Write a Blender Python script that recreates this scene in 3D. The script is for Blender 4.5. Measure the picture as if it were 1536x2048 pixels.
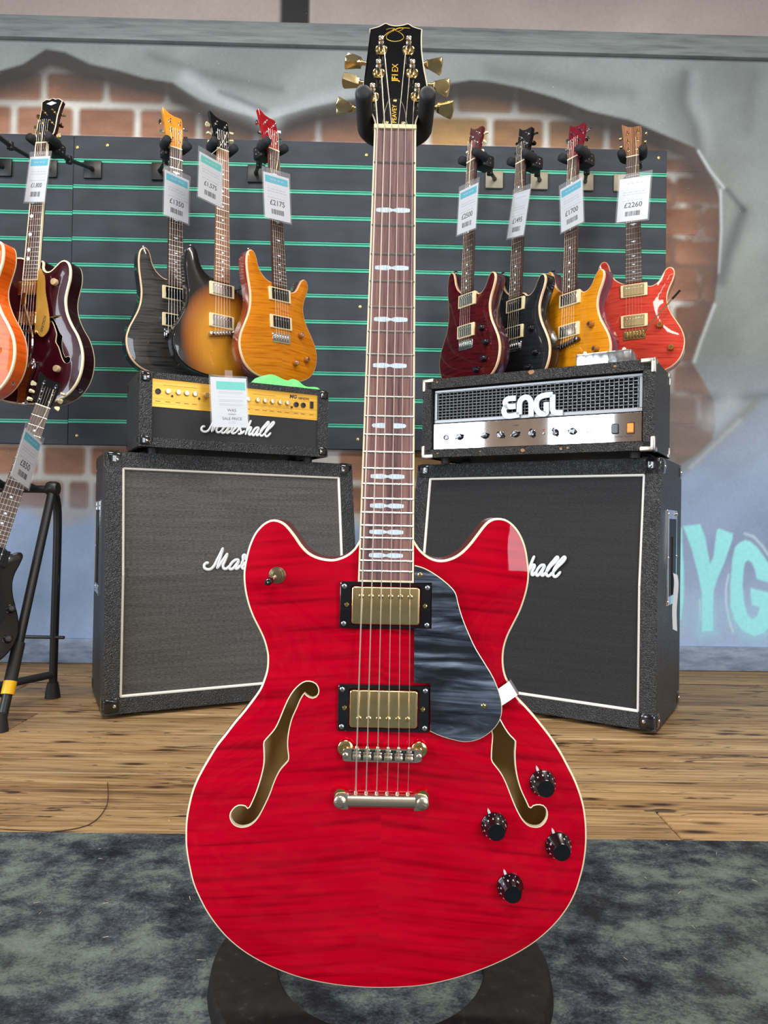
import bpy, bmesh, math, random
import numpy as np
from mathutils import Matrix, Vector, Euler
from mathutils.geometry import delaunay_2d_cdt

for o in list(bpy.data.objects):
    bpy.data.objects.remove(o, do_unlink=True)
SC = bpy.context.scene
COL = SC.collection
RNG = random.Random(7)
NP = np.random.RandomState(5)


def lin(r, g, b):
    f = lambda c: (c / 255 / 12.92) if c / 255 <= .04045 else ((c / 255 + .055) / 1.055) ** 2.4
    return (f(r), f(g), f(b))


# ------------------------------------------------------------------ camera, world, light, exposure
cam = bpy.data.cameras.new('camera')
cam.sensor_fit = 'VERTICAL'
cam.sensor_height = 36.0
cam.lens = 24.96
cam.clip_start = .02
camo = bpy.data.objects.new('camera', cam)
COL.objects.link(camo)
camo.matrix_world = Matrix.Translation((0, 0, .57)) @ Euler((math.radians(90.648), 0, 0)).to_matrix().to_4x4() @ Matrix.Rotation(math.radians(.918), 4, 'Z')
SC.camera = camo

SC.view_settings.view_transform = 'Standard'
SC.view_settings.look = 'None'
SC.view_settings.gamma = 1
SC.view_settings.use_curve_mapping = False
SC.view_settings.exposure = 0.0

world = bpy.data.worlds.new('world')
SC.world = world
world.use_nodes = True
bg = world.node_tree.nodes['Background']
bg.inputs[0].default_value = (.80, .90, 1.0, 1)
bg.inputs[1].default_value = .8


def area(name, loc, rot, sx, sy, power, color):
    l = bpy.data.lights.new(name, 'AREA')
    l.shape = 'RECTANGLE'
    l.size, l.size_y, l.energy, l.color = sx, sy, power, color
    o = bpy.data.objects.new(name, l)
    COL.objects.link(o)
    o.location, o.rotation_euler = loc, rot
    return o


R90 = math.radians(90)
# daylight standing in the shop windows: two in the left side wall, one in the front behind the photographer
area('window_daylight', (-2.97, -1.50, 1.42), (R90, 0, -R90), .8, 2.0, 82, (.80, .90, 1.0))
area('window_daylight', (-2.97, .10, 1.42), (R90, 0, -R90), .8, 2.0, 82, (.80, .90, 1.0))
area('window_daylight', (2.15, -2.44, 1.36), (R90, 0, 0), 1.3, 2.2, 115, (.86, .93, 1.0))
# ceiling lamps of the shop
area('ceiling_lamp', (1.1, 1.05, 2.85), (0, 0, 0), 1.2, .3, 50, (1.0, .95, .87))
area('ceiling_lamp', (-.95, 1.2, 2.85), (0, 0, 0), 1.2, .3, 50, (1.0, .95, .87))
area('ceiling_lamp', (0, -1.3, 2.85), (0, 0, 0), 1.2, .3, 46, (1.0, .95, .87))


# ------------------------------------------------------------------ helpers
def empty(name, label=None, cat=None, group=None, mat=None, loc=None):
    o = bpy.data.objects.new(name, None)
    o.empty_display_size = .05
    COL.objects.link(o)
    if mat is not None:
        o.matrix_world = mat
    if loc is not None:
        o.location = loc
    tag(o, label, cat, group)
    return o


def tag(o, label=None, cat=None, group=None, kind=None):
    if label:
        o['label'] = label
    if cat:
        o['category'] = cat
    if group:
        o['group'] = group
    if kind:
        o['kind'] = kind
    return o


def link(name, me, parent=None, loc=None, mat=None):
    o = bpy.data.objects.new(name, me)
    COL.objects.link(o)
    if parent is not None:
        o.parent = parent
    if loc is not None:
        o.location = loc
    if mat is not None:
        o.matrix_local = mat
    return o


def mesh(name, V, Fs, mat, smooth=None):
    me = bpy.data.meshes.new(name)
    me.from_pydata([tuple(v) for v in V], [], [tuple(f) for f in Fs])
    if mat:
        me.materials.append(mat)
    me.validate()
    bm = bmesh.new()
    bm.from_mesh(me)
    bmesh.ops.recalc_face_normals(bm, faces=bm.faces)
    bm.to_mesh(me)
    bm.free()
    if smooth is not None:
        shade(me, smooth)
    return me


def shade(me, ang):
    me.shade_smooth()
    me.set_sharp_from_angle(angle=math.radians(ang))


def mk(name, V, Fs, mat, parent=None, smooth=None, loc=None, m=None):
    return link(name, mesh(name, V, Fs, mat, smooth), parent, loc, m)


class B:
    """collects vertices and faces of one part"""

    def __init__(s):
        s.v, s.f = [], []

    def add(s, V, Fs, m=None):
        k = len(s.v)
        if m is not None:
            V = [m @ Vector(v) for v in V]
        s.v += [tuple(v) for v in V]
        s.f += [tuple(i + k for i in f) for f in Fs]
        return s

    def build(s, name, mat, parent=None, smooth=None, loc=None, m=None):
        return mk(name, s.v, s.f, mat, parent, smooth, loc, m)

    def mesh(s, name, mat, smooth=None):
        return mesh(name, s.v, s.f, mat, smooth)


def rbox(lo, hi, bev=0.0, seg=2):
    """box with bevelled edges"""
    bm = bmesh.new()
    bmesh.ops.create_cube(bm, size=1)
    for v in bm.verts:
        v.co = Vector([lo[i] + (hi[i] - lo[i]) * (v.co[i] + .5) for i in range(3)])
    if bev > 0:
        bmesh.ops.bevel(bm, geom=bm.edges[:], offset=bev, segments=seg, profile=.5, affect='EDGES', clamp_overlap=True)
    V = [v.co[:] for v in bm.verts]
    for i, v in enumerate(bm.verts):
        v.index = i
    Fs = [[v.index for v in f.verts] for f in bm.faces]
    bm.free()
    return V, Fs


def prism(P, z0, z1, bev=0.0, seg=2):
    """polygon outline P (x, y) extruded from z0 to z1, rim of the z1 side bevelled"""
    bm = bmesh.new()
    a = [bm.verts.new((x, y, z0)) for x, y in P]
    b = [bm.verts.new((x, y, z1)) for x, y in P]
    n = len(P)
    bm.faces.new(a[::-1])
    top = bm.faces.new(b)
    for i in range(n):
        bm.faces.new((a[i], a[(i + 1) % n], b[(i + 1) % n], b[i]))
    if bev > 0:
        bmesh.ops.bevel(bm, geom=list(top.edges), offset=bev, segments=seg, profile=.5, affect='EDGES', clamp_overlap=True)
    bmesh.ops.triangulate(bm, faces=[f for f in bm.faces if len(f.verts) > 4])
    bm.verts.index_update()
    V = [v.co[:] for v in bm.verts]
    Fs = [[v.index for v in f.verts] for f in bm.faces]
    bm.free()
    return V, Fs


def lathe(prof, n=20, cap=True):
    """profile of (radius, z) turned round the z axis"""
    V, Fs = [], []
    for r, z in prof:
        for i in range(n):
            t = 2 * math.pi * i / n
            V.append((r * math.cos(t), r * math.sin(t), z))
    for k in range(len(prof) - 1):
        for i in range(n):
            j = (i + 1) % n
            Fs.append((k * n + i, k * n + j, (k + 1) * n + j, (k + 1) * n + i))
    if cap:
        Fs.append(tuple(range(n))[::-1])
        Fs.append(tuple((len(prof) - 1) * n + i for i in range(n)))
    return V, Fs


def tube(path, r, n=8, cap=True, flat=None, up=None):
    """round tube along a path; r may be a list; flat = (half width, half depth) for a ribbon with normal up"""
    P = [Vector(p) for p in path]
    m = len(P)
    rr = r if isinstance(r, (list, tuple)) else [r] * m
    V, Fs = [], []
    N = None
    for i in range(m):
        t = (P[min(i + 1, m - 1)] - P[max(i - 1, 0)])
        t = t.normalized() if t.length > 1e-9 else Vector((0, 0, 1))
        if up is not None:
            N = Vector(up)
        elif N is None:
            N = t.orthogonal().normalized()
        else:
            N = (N - t * N.dot(t))
            N = N.normalized() if N.length > 1e-6 else t.orthogonal().normalized()
        Bn = t.cross(N).normalized()
        for k in range(n):
            a = 2 * math.pi * (k + .5) / n
            ca, sa = math.cos(a), math.sin(a)
            if flat:
                V.append(P[i] + Bn * (ca * flat[0] * rr[i]) + N * (sa * flat[1]))
            else:
                V.append(P[i] + N * (ca * rr[i]) + Bn * (sa * rr[i]))
    for i in range(m - 1):
        for k in range(n):
            j = (k + 1) % n
            Fs.append((i * n + k, i * n + j, (i + 1) * n + j, (i + 1) * n + k))
    if cap:
        Fs.append(tuple(range(n))[::-1])
        Fs.append(tuple((m - 1) * n + k for k in range(n)))
    return V, Fs


def catmull(P, k=6, closed=False):
    P = [Vector(p) for p in P]
    n = len(P)
    out = []
    rng = range(n) if closed else range(n - 1)
    for i in rng:
        p0 = P[(i - 1) % n] if closed or i > 0 else P[0]
        p1, p2 = P[i], P[(i + 1) % n]
        p3 = P[(i + 2) % n] if closed or i + 2 < n else P[-1]
        for j in range(k):
            t = j / k
            out.append(.5 * ((2 * p1) + (p2 - p0) * t + (2 * p0 - 5 * p1 + 4 * p2 - p3) * t * t + (3 * p1 - p0 - 3 * p2 + p3) * t ** 3))
    if not closed:
        out.append(P[-1])
    return out


def smooth_loop(P, step):
    """closed outline resampled evenly; returns numpy (n, 2), counter-clockwise"""
    c = np.array([tuple(p) for p in catmull([(x, y, 0) for x, y in P], 8, True)])[:, :2]
    d = np.r_[0, np.cumsum(np.linalg.norm(np.diff(np.r_[c, c[:1]], axis=0), axis=1))]
    n = max(12, int(d[-1] / step))
    t = np.linspace(0, d[-1], n, endpoint=False)
    cc = np.r_[c, c[:1]]
    o = np.stack([np.interp(t, d, cc[:, 0]), np.interp(t, d, cc[:, 1])], 1)
    if np.sum(o[:, 0] * np.roll(o[:, 1], -1) - np.roll(o[:, 0], -1) * o[:, 1]) < 0:
        o = o[::-1]
    return o


def inset(O, b):
    t = np.roll(O, -1, 0) - np.roll(O, 1, 0)
    t /= np.linalg.norm(t, axis=1)[:, None] + 1e-12
    return O + np.stack([-t[:, 1], t[:, 0]], 1) * b


def in_poly(P, L):
    x, y = P[:, 0], P[:, 1]
    r = np.zeros(len(P), bool)
    a, b = L, np.roll(L, -1, 0)
    for (x0, y0), (x1, y1) in zip(a, b):
        c = ((y0 > y) != (y1 > y))
        if y1 != y0:
            r ^= c & (x < (x1 - x0) * (y - y0) / (y1 - y0) + x0)
    return r


def seg_dist(P, L, closed=True):
    best = np.full(len(P), 1e9)
    n = len(L)
    for i in range(n if closed else n - 1):
        a, b = L[i], L[(i + 1) % n]
        ab = b - a
        t = np.clip(((P - a) @ ab) / (ab @ ab + 1e-15), 0, 1)
        best = np.minimum(best, np.linalg.norm(P - a - t[:, None] * ab, axis=1))
    return best


def plate(L, holes, zf, step):
    """triangulated surface inside loop L, outside the holes, lifted by zf(points)"""
    loops = [L] + holes
    pts, edges = [], []
    for lp in loops:
        k = len(pts)
        pts += [tuple(p) for p in lp]
        edges += [(k + i, k + (i + 1) % len(lp)) for i in range(len(lp))]
    lo, hi = L.min(0), L.max(0)
    gx, gy = np.meshgrid(np.arange(lo[0], hi[0], step), np.arange(lo[1], hi[1], step))
    G = np.stack([gx.ravel(), gy.ravel()], 1)
    ok = in_poly(G, L) & (seg_dist(G, L) > step * .55)
    for h in holes:
        ok &= ~in_poly(G, h) & (seg_dist(G, h) > step * .55)
    pts += [tuple(p) for p in G[ok]]
    res = delaunay_2d_cdt([Vector(p) for p in pts], edges, [], 0, 1e-7)
    V2 = np.array([tuple(v) for v in res[0]])
    T = np.array([f for f in res[2] if len(f) == 3])
    c = V2[T].mean(1)
    keep = in_poly(c, L)
    for h in holes:
        keep &= ~in_poly(c, h)
    z = zf(V2)
    return [(x, y, zz) for (x, y), zz in zip(V2, z)], [tuple(t) for t in T[keep]]


def bridge_loops(loops):
    """loops: list of (n, 3) arrays joined by quads"""
    n = len(loops[0])
    V = [tuple(p) for l in loops for p in l]
    Fs = []
    for k in range(len(loops) - 1):
        for i in range(n):
            j = (i + 1) % n
            Fs.append((k * n + i, k * n + j, (k + 1) * n + j, (k + 1) * n + i))
    return V, Fs


def at_z(L, z):
    z = np.broadcast_to(np.asarray(z, float), (len(L),))
    return np.c_[L, z]


_txt = {}


def text_mesh(s, size, mat, ext=.0001, bold=0.0, shear=0.0, align='CENTER', spacing=1.0):
    cu = bpy.data.curves.new('lettering', 'FONT')
    cu.body, cu.size, cu.extrude, cu.offset, cu.shear = s, size, ext, bold, shear
    cu.align_x, cu.align_y = align, 'CENTER'
    cu.space_character = spacing
    cu.resolution_u = 3
    ob = bpy.data.objects.new('lettering', cu)
    COL.objects.link(ob)
    dg = bpy.context.evaluated_depsgraph_get()
    me = bpy.data.meshes.new_from_object(ob.evaluated_get(dg))
    bpy.data.objects.remove(ob, do_unlink=True)
    bpy.data.curves.remove(cu)
    me.name = 'lettering'
    me.materials.clear()
    me.materials.append(mat)
    return me


FACE = Matrix(((1, 0, 0, 0), (0, 0, -1, 0), (0, 1, 0, 0), (0, 0, 0, 1)))   # xy drawing -> upright face looking to -y


def T3(x, y, z):
    return Matrix.Translation((x, y, z))


def RX(d):
    return Matrix.Rotation(math.radians(d), 4, 'X')


def RY(d):
    return Matrix.Rotation(math.radians(d), 4, 'Y')


def RZ(d):
    return Matrix.Rotation(math.radians(d), 4, 'Z')


def pose(p, yaw, pitch, roll):
    """guitar-like frame: x to the viewer's right, y up the neck, z out of the front; yaw > 0 turns the face to +x"""
    y, p_, r = (math.radians(a) for a in (yaw, pitch, roll))
    n = Vector((math.sin(y), -math.cos(y), 0))
    X = Vector((math.cos(y), math.sin(y), 0))
    U = Vector((0, 0, 1))
    U2 = U * math.cos(p_) - n * math.sin(p_)
    n2 = n * math.cos(p_) + U * math.sin(p_)
    X3 = X * math.cos(r) + U2 * math.sin(r)
    U3 = U2 * math.cos(r) - X * math.sin(r)
    m = Matrix.Identity(4)
    for i in range(3):
        m[i][0], m[i][1], m[i][2], m[i][3] = X3[i], U3[i], n2[i], p[i]
    return m


# ------------------------------------------------------------------ materials
def material(name, col, rough=.5, metal=0.0, coat=0.0, spec=.5, coat_rough=.03):
    m = bpy.data.materials.new(name)
    m.use_nodes = True
    b = m.node_tree.nodes['Principled BSDF']
    b.inputs['Base Color'].default_value = (*col, 1)
    b.inputs['Roughness'].default_value = rough
    b.inputs['Metallic'].default_value = metal
    b.inputs['Coat Weight'].default_value = coat
    b.inputs['Coat Roughness'].default_value = coat_rough
    b.inputs['Specular IOR Level'].default_value = spec
    m.diffuse_color = (*col, 1)
    return m


class G:
    """tiny node-graph helper"""

    def __init__(s, m):
        s.m, s.t = m, m.node_tree
        s.b = s.t.nodes['Principled BSDF']

    def n(s, typ, **kw):
        nd = s.t.nodes.new(typ)
        for k, v in kw.items():
            if k.startswith('i_'):
                key = k[2:]
                nd.inputs[int(key) if key.isdigit() else key.replace('_', ' ')].default_value = v
            else:
                setattr(nd, k, v)
        return nd

    def l(s, a, b):
        s.t.links.new(a, b)

    def coord(s, kind='Object', scale=(1, 1, 1), loc=(0, 0, 0), rot=(0, 0, 0)):
        tc = s.n('ShaderNodeTexCoord')
        mp = s.n('ShaderNodeMapping')
        mp.inputs['Scale'].default_value = scale
        mp.inputs['Location'].default_value = loc
        mp.inputs['Rotation'].default_value = rot
        s.l(tc.outputs[kind], mp.inputs[0])
        return mp.outputs[0]

    def world(s, scale=(1, 1, 1)):
        ge = s.n('ShaderNodeNewGeometry')
        mp = s.n('ShaderNodeMapping')
        mp.inputs['Scale'].default_value = scale
        s.l(ge.outputs['Position'], mp.inputs[0])
        return mp.outputs[0]

    def noise(s, vec, scale, detail=4, rough=.55, dist=0.0):
        nd = s.n('ShaderNodeTexNoise')
        nd.inputs['Scale'].default_value = scale
        nd.inputs['Detail'].default_value = detail
        nd.inputs['Roughness'].default_value = rough
        nd.inputs['Distortion'].default_value = dist
        s.l(vec, nd.inputs['Vector'])
        return nd.outputs['Fac']

    def ramp(s, fac, stops):
        nd = s.n('ShaderNodeValToRGB')
        e = nd.color_ramp.elements
        while len(e) < len(stops):
            e.new(.5)
        for i, (p, c) in enumerate(stops):
            e[i].position = p
            e[i].color = (*c, 1) if len(c) == 3 else c
        s.l(fac, nd.inputs[0])
        return nd.outputs[0]

    def mix(s, fac, a, b, mode='MIX'):
        nd = s.n('ShaderNodeMix', data_type='RGBA', blend_type=mode)
        for sock, v in ((nd.inputs[0], fac), (nd.inputs[6], a), (nd.inputs[7], b)):
            if hasattr(v, 'is_linked'):
                s.l(v, sock)
            elif isinstance(v, (int, float)):
                sock.default_value = v
            else:
                sock.default_value = (*v, 1)
        return nd.outputs[2]

    def math(s, op, a, b=0.0, c=0.0):
        nd = s.n('ShaderNodeMath', operation=op)
        for i, v in enumerate((a, b, c)):
            if hasattr(v, 'is_linked'):
                s.l(v, nd.inputs[i])
            else:
                nd.inputs[i].default_value = v
        return nd.outputs[0]

    def color(s, c):
        s.l(c, s.b.inputs['Base Color'])

    def rough(s, c):
        s.l(c, s.b.inputs['Roughness'])

    def bump(s, h, strength=.2, dist=.001):
        nd = s.n('ShaderNodeBump')
        nd.inputs['Strength'].default_value = strength
        nd.inputs['Distance'].default_value = dist
        s.l(h, nd.inputs['Height'])
        s.l(nd.outputs[0], s.b.inputs['Normal'])


def flame(name, light, dark, freq=60, rough=.35, tint=None, strength=1.0, book=True):
    """figured maple under clear lacquer: rippled bands across the grain, book-matched at the centre joint"""
    m = material(name, light, rough, 0, .55, .08)
    g = G(m)
    tc = g.n('ShaderNodeTexCoord')
    sx = g.n('ShaderNodeSeparateXYZ')
    g.l(tc.outputs['Object'], sx.inputs[0])
    ax = g.math('ABSOLUTE', sx.outputs[0]) if book else sx.outputs[0]
    side = g.math('GREATER_THAN', sx.outputs[0], 0.0)
    cb = g.n('ShaderNodeCombineXYZ')
    g.l(ax, cb.inputs[0])
    yy = g.math('ADD', sx.outputs[1], g.math('MULTIPLY', ax, .10))
    yy = g.math('ADD', yy, g.math('MULTIPLY', side, .0045))
    g.l(yy, cb.inputs[1])
    g.l(g.math('MULTIPLY', side, .02), cb.inputs[2])
    mp = g.n('ShaderNodeMapping')
    mp.inputs['Scale'].default_value = (freq * .045, freq, 1)
    g.l(cb.outputs[0], mp.inputs[0])
    n1 = g.noise(mp.outputs[0], 1.0, 2.5, .5, .35)
    mp2 = g.n('ShaderNodeMapping')
    mp2.inputs['Scale'].default_value = (10, freq * .33, 1)
    g.l(cb.outputs[0], mp2.inputs[0])
    n2 = g.noise(mp2.outputs[0], 1.0, 3)
    f = g.math('ADD', g.math('MULTIPLY', n1, .7), g.math('MULTIPLY', n2, .3))
    mid = tuple(light[i] * (1 - .35 * strength) + dark[i] * .35 * strength for i in range(3))
    dk = tuple(light[i] * (1 - strength) + dark[i] * strength for i in range(3))
    g.color(g.ramp(f, [(.34, dk), (.47, mid), (.60, light)]))
    return m


def sunburst(name, centre, mid, edge, cx, cy, rx, ry):
    m = material(name, centre, .3, 0, .5, .2)
    g = G(m)
    v = g.coord('Object', (1 / rx, 1 / ry, 0), (-cx / rx, -cy / ry, 0))
    ln = g.n('ShaderNodeVectorMath', operation='LENGTH')
    g.l(v, ln.inputs[0])
    gr = g.noise(g.coord('Object', (260, 8, 8)), 1, 3)
    f = g.math('ADD', ln.outputs['Value'], g.math('MULTIPLY', gr, .08))
    g.color(g.ramp(f, [(.50, centre), (.80, mid), (.98, edge)]))
    return m


def noisy(name, stops, scale=(1, 1, 1), nscale=10, detail=5, rough=.5, coat=0.0, metal=0.0, bump=0.0, bscale=None, kind='Object', spec=.5):
    m = material(name, stops[0][1], rough, metal, coat, spec)
    g = G(m)
    v = g.coord(kind, scale)
    f = g.noise(v, nscale, detail)
    g.color(g.ramp(f, stops))
    if bump:
        h = g.noise(g.coord(kind), bscale or nscale * 4, 3)
        g.bump(h, bump, .001)
    return m


GOLD = material('gold_plate', (.86, .62, .27), .12, 1.0)
GOLDD = material('gold_plate_worn', (.72, .55, .28), .24, 1.0)
GOLDC = noisy('gold_pickup_cover', [(.35, (.90, .68, .32)), (.65, (.98, .78, .42))], nscale=30, rough=.22, metal=1.0)
NICKEL = material('nickel', (.80, .69, .55), .27, 1.0)
CHROME = material('chrome', (.82, .83, .85), .08, 1.0)
STEEL = material('steel_wire', (.95, .84, .72), .42, 1.0)
BLACKP = material('black_gloss_plastic', (.006, .006, .008), .16, 0, .6)
BLACKM = material('black_satin', (.010, .010, .011), .42)
BLACKR = noisy('black_foam', [(.3, (.008, .009, .012)), (.7, (.016, .017, .021))], nscale=300, rough=.85, bump=.25, bscale=700)
RUBBER = material('black_rubber', (.012, .012, .013), .6)
CREAM = material('cream_binding', lin(244, 226, 190), .35, 0, .4)
IVORY = material('ivory_plastic', lin(236, 226, 196), .35, 0, .3)
BONE = material('bone_nut', lin(238, 226, 176), .4)
CREAMR = material('cream_pickup_ring', lin(226, 205, 160), .35, 0, .3)
WHITEP = material('white_print', lin(235, 238, 242), .5)
PAPER = material('white_card', lin(192, 194, 201), .7, spec=.2)
INK = material('black_ink', lin(52, 50, 54), .7)
INKG = material('grey_ink', lin(168, 170, 180), .7)
TEAL = material('teal_ink', lin(62, 160, 182), .6)
TEALG = material('green_teal_ink', lin(78, 178, 168), .6)
GREYINK = material('pale_grey_ink', lin(196, 198, 206), .6)
PEARL = noisy('pearl_inlay', [(.30, lin(196, 216, 232)), (.55, lin(226, 240, 250)), (.75, lin(206, 224, 246))], nscale=260, detail=2, rough=.14, coat=.6)
SCREWM = material('screw_steel', (.48, .48, .50), .3, 1.0)
FRETM = material('fret_nickel', (.86, .82, .74), .22, 1.0)
GOLDINK = material('gold_ink', lin(222, 178, 60), .35, .5)
SILVERINK = material('silver_lettering', lin(226, 230, 234), .35, .2)
AMBER = material('amber_knob', (.32, .10, .012), .12, 0, .8)
MINT = material('mint_insert', lin(84, 178, 150), .45, spec=.3)
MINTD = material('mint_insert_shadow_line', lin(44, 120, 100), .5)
SCREWB = material('brass_screw', lin(206, 182, 120), .35, .6)


def sleeve_mat():
    m = material('clear_sleeve', (.95, .97, 1), .3, spec=.2)
    g = G(m)
    g.b.inputs['Alpha'].default_value = .07
    return m


SLEEVE = sleeve_mat()


def tolex(name, col, rough=.42):
    m = material(name, col, rough)
    g = G(m)
    v = g.n('ShaderNodeTexVoronoi')
    v.feature = 'DISTANCE_TO_EDGE'
    v.inputs['Scale'].default_value = 230
    g.l(g.coord('Object'), v.inputs['Vector'])
    n2 = g.noise(g.coord('Object'), 160, 3)
    h = g.math('ADD', v.outputs['Distance'], g.math('MULTIPLY', n2, .8))
    g.bump(h, 1.0, .004)
    sc = g.noise(g.coord('Object'), 22, 5)
    g.color(g.ramp(sc, [(.35, tuple(c * .75 for c in col)), (.6, col), (.8, tuple(min(1, c * 1.6) for c in col))]))
    return m


TOLEX = tolex('black_tolex', (.026, .027, .030), .38)
TOLEX2 = tolex('black_worn_tolex', (.017, .017, .018), .38)


def cloth(name, a, b, sx=900, sz=420):
    m = material(name, a, .9, spec=.15)
    g = G(m)
    n1 = g.noise(g.coord('Object', (sx * .12, 1, sz)), 1, 2)
    n2 = g.noise(g.coord('Object', (4, 1, 90)), 1, 4)
    ck = g.n('ShaderNodeTexWave', wave_type='BANDS', bands_direction='Z')
    ck.inputs['Scale'].default_value = 130
    ck.inputs['Distortion'].default_value = .4
    g.l(g.coord('Object'), ck.inputs['Vector'])
    f = g.math('ADD', g.math('ADD', g.math('MULTIPLY', n1, .5), g.math('MULTIPLY', n2, .25)), g.math('MULTIPLY', ck.outputs['Fac'], .22))
    g.color(g.ramp(f, [(.30, a), (.66, b)]))
    g.bump(n1, .5, .001)
    return m


CLOTH_L = cloth('salt_and_pepper_grille_cloth', lin(42, 42, 42), lin(102, 100, 98))
CLOTH_R = cloth('black_grille_cloth', lin(36, 36, 38), lin(56, 55, 56))
CLOTH_H = material('black_front_cloth', lin(38, 38, 41), .8)


def wood_floor():
    m = material('old_floorboards', lin(160, 122, 76), .55, spec=.35)
    g = G(m)
    oi = g.n('ShaderNodeObjectInfo')
    ge = g.n('ShaderNodeNewGeometry')
    off = g.n('ShaderNodeVectorMath', operation='ADD')
    sc = g.n('ShaderNodeVectorMath', operation='SCALE')
    sc.inputs['Scale'].default_value = 17.0
    cb = g.n('ShaderNodeCombineXYZ')
    for i in range(3):
        g.l(oi.outputs['Random'], cb.inputs[i])
    g.l(cb.outputs[0], sc.inputs[0])
    g.l(ge.outputs['Position'], off.inputs[0])
    g.l(sc.outputs[0], off.inputs[1])

    def mp(s):
        q = g.n('ShaderNodeMapping')
        q.inputs['Scale'].default_value = s
        g.l(off.outputs[0], q.inputs[0])
        return q.outputs[0]
    grain = g.noise(mp((5, 120, 1)), 1, 6, .62, .5)
    broad = g.noise(mp((1.2, 14, 1)), 1, 3, .5, .8)
    f = g.math('ADD', g.math('MULTIPLY', grain, .62), g.math('MULTIPLY', broad, .42))
    base = g.ramp(f, [(.34, lin(78, 58, 40)), (.45, lin(128, 100, 66)), (.55, lin(158, 130, 92)), (.70, lin(184, 159, 120))])
    tone = g.ramp(oi.outputs['Random'], [(0, (.80, .76, .72)), (.5, (1, .97, .92)), (1, (1.0, .90, .78))])
    c = g.mix(1.0, base, tone, 'MULTIPLY')
    vo = g.n('ShaderNodeTexVoronoi')
    vo.voronoi_dimensions = '2D'
    vo.inputs['Scale'].default_value = 1
    vo.inputs['Randomness'].default_value = 1
    g.l(mp((4.2, 17, 1)), vo.inputs['Vector'])
    knot = g.ramp(vo.outputs['Distance'], [(.06, (1, 1, 1)), (.20, (0, 0, 0))])
    sel = g.ramp(g.noise(mp((3, 9, 1)), 1, 2), [(.44, (0, 0, 0)), (.52, (1, 1, 1))])
    k = g.mix(1.0, knot, sel, 'MULTIPLY')
    c = g.mix(k, c, lin(48, 28, 18))
    grey = g.ramp(g.noise(mp((.8, 5, 1)), 1, 4, .6), [(.56, (0, 0, 0)), (.75, (.7, .7, .7))])
    c = g.mix(grey, c, lin(112, 98, 80))
    gouge = g.ramp(g.noise(mp((7, 60, 1)), 1, 3, .6, 1.2), [(.34, (1, 1, 1)), (.40, (0, 0, 0))])
    c = g.mix(gouge, c, lin(60, 42, 28))
    g.color(c)
    g.bump(f, .5, .0015)
    return m


FLOORW = wood_floor()


def rug_mat():
    m = material('mottled_carpet', lin(80, 86, 88), .95, spec=.1)
    g = G(m)
    w = g.world((1, 1.25, 1))
    a = g.noise(w, 15.0, 12, .74, .15)
    b = g.noise(w, 5.5, 5, .6, .2)
    d = g.noise(w, 240, 4, .75)
    f = g.math('ADD', g.math('ADD', g.math('MULTIPLY', a, .50), g.math('MULTIPLY', b, .34)), g.math('MULTIPLY', d, .20))
    c = g.ramp(f, [(.43, lin(34, 35, 43)), (.48, lin(58, 61, 69)), (.52, lin(82, 87, 92)), (.555, lin(106, 116, 111)), (.62, lin(128, 140, 130))])
    warm = g.ramp(g.noise(w, 3.3, 5), [(.5, (0, 0, 0)), (.7, (.6, .6, .6))])
    c = g.mix(warm, c, g.mix(.5, c, lin(92, 92, 74)))
    g.color(c)
    g.bump(g.noise(w, 420, 4, .8), .9, .004)
    return m


RUG = rug_mat()

# ------------------------------------------------------------------ the room
WT = .0185            # the back wall stands about one degree off square
WALL = T3(0, 2.777, 0) @ Matrix.Rotation(WT, 4, 'Z')      # wall frame: x along the wall, -y into the room, z up


def wallp(s, off, z):
    return WALL @ Vector((s, -off, z))


def soft(d, w):
    return np.clip(.5 - d / w, 0, 1)


def fbm(x, y, seed, octs=4):
    r = np.random.RandomState(seed)
    out = np.zeros_like(x)
    amp = 1.0
    for o in range(octs):
        tbl = r.rand(64, 64)
        fx, fy = x * 2 ** o, y * 2 ** o
        ix, iy = np.floor(fx).astype(int), np.floor(fy).astype(int)
        tx, ty = fx - ix, fy - iy
        tx, ty = tx * tx * (3 - 2 * tx), ty * ty * (3 - 2 * ty)
        q = lambda i, j: tbl[(i) % 64, (j) % 64]
        out += amp * ((q(ix, iy) * (1 - tx) + q(ix + 1, iy) * tx) * (1 - ty) + (q(ix, iy + 1) * (1 - tx) + q(ix + 1, iy + 1) * tx) * ty)
        amp *= .5
    return out / (2 - 2 ** (1 - octs))


HOLE = np.array([(-1.9, 2.25), (-1.679, 2.276), (-1.525, 2.298), (-1.438, 2.326), (-1.349, 2.388), (-1.275, 2.378), (-1.177, 2.334), (-1.07, 2.313), (-0.963, 2.284), (-0.855, 2.27), (-0.796, 2.232), (-0.747, 2.204), (-0.649, 2.171), (-0.55, 2.146), (-0.491, 2.126), (-0.404, 2.158), (-0.316, 2.186), (-0.179, 2.219), (-0.042, 2.243), (0.076, 2.266), (0.194, 2.289), (0.312, 2.312), (0.381, 2.31), (0.511, 2.288), (0.65, 2.252), (0.79, 2.202), (0.95, 2.17), (1.09, 2.114), (1.21, 2.067), (1.251, 1.998), (1.292, 1.93), (1.315, 1.86), (1.318, 1.721), (1.31, 1.581), (1.297, 1.462), (1.258, 1.342), (1.21, 1.212), (1.251, 1.144), (1.297, 1.065), (1.306, 0.976), (1.293, 0.907), (1.244, 0.857), (1.155, 0.796), (0.849, 0.662), (0.259, 0.574), (-0.521, 0.523), (-1.122, 0.572), (-1.179, 0.542), (-1.274, 0.511), (-1.323, 0.539), (-1.372, 0.583), (-1.487, 0.595), (-1.641, 0.602), (-1.9, .60)])
HOLE_TOP = HOLE[1:30]
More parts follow.
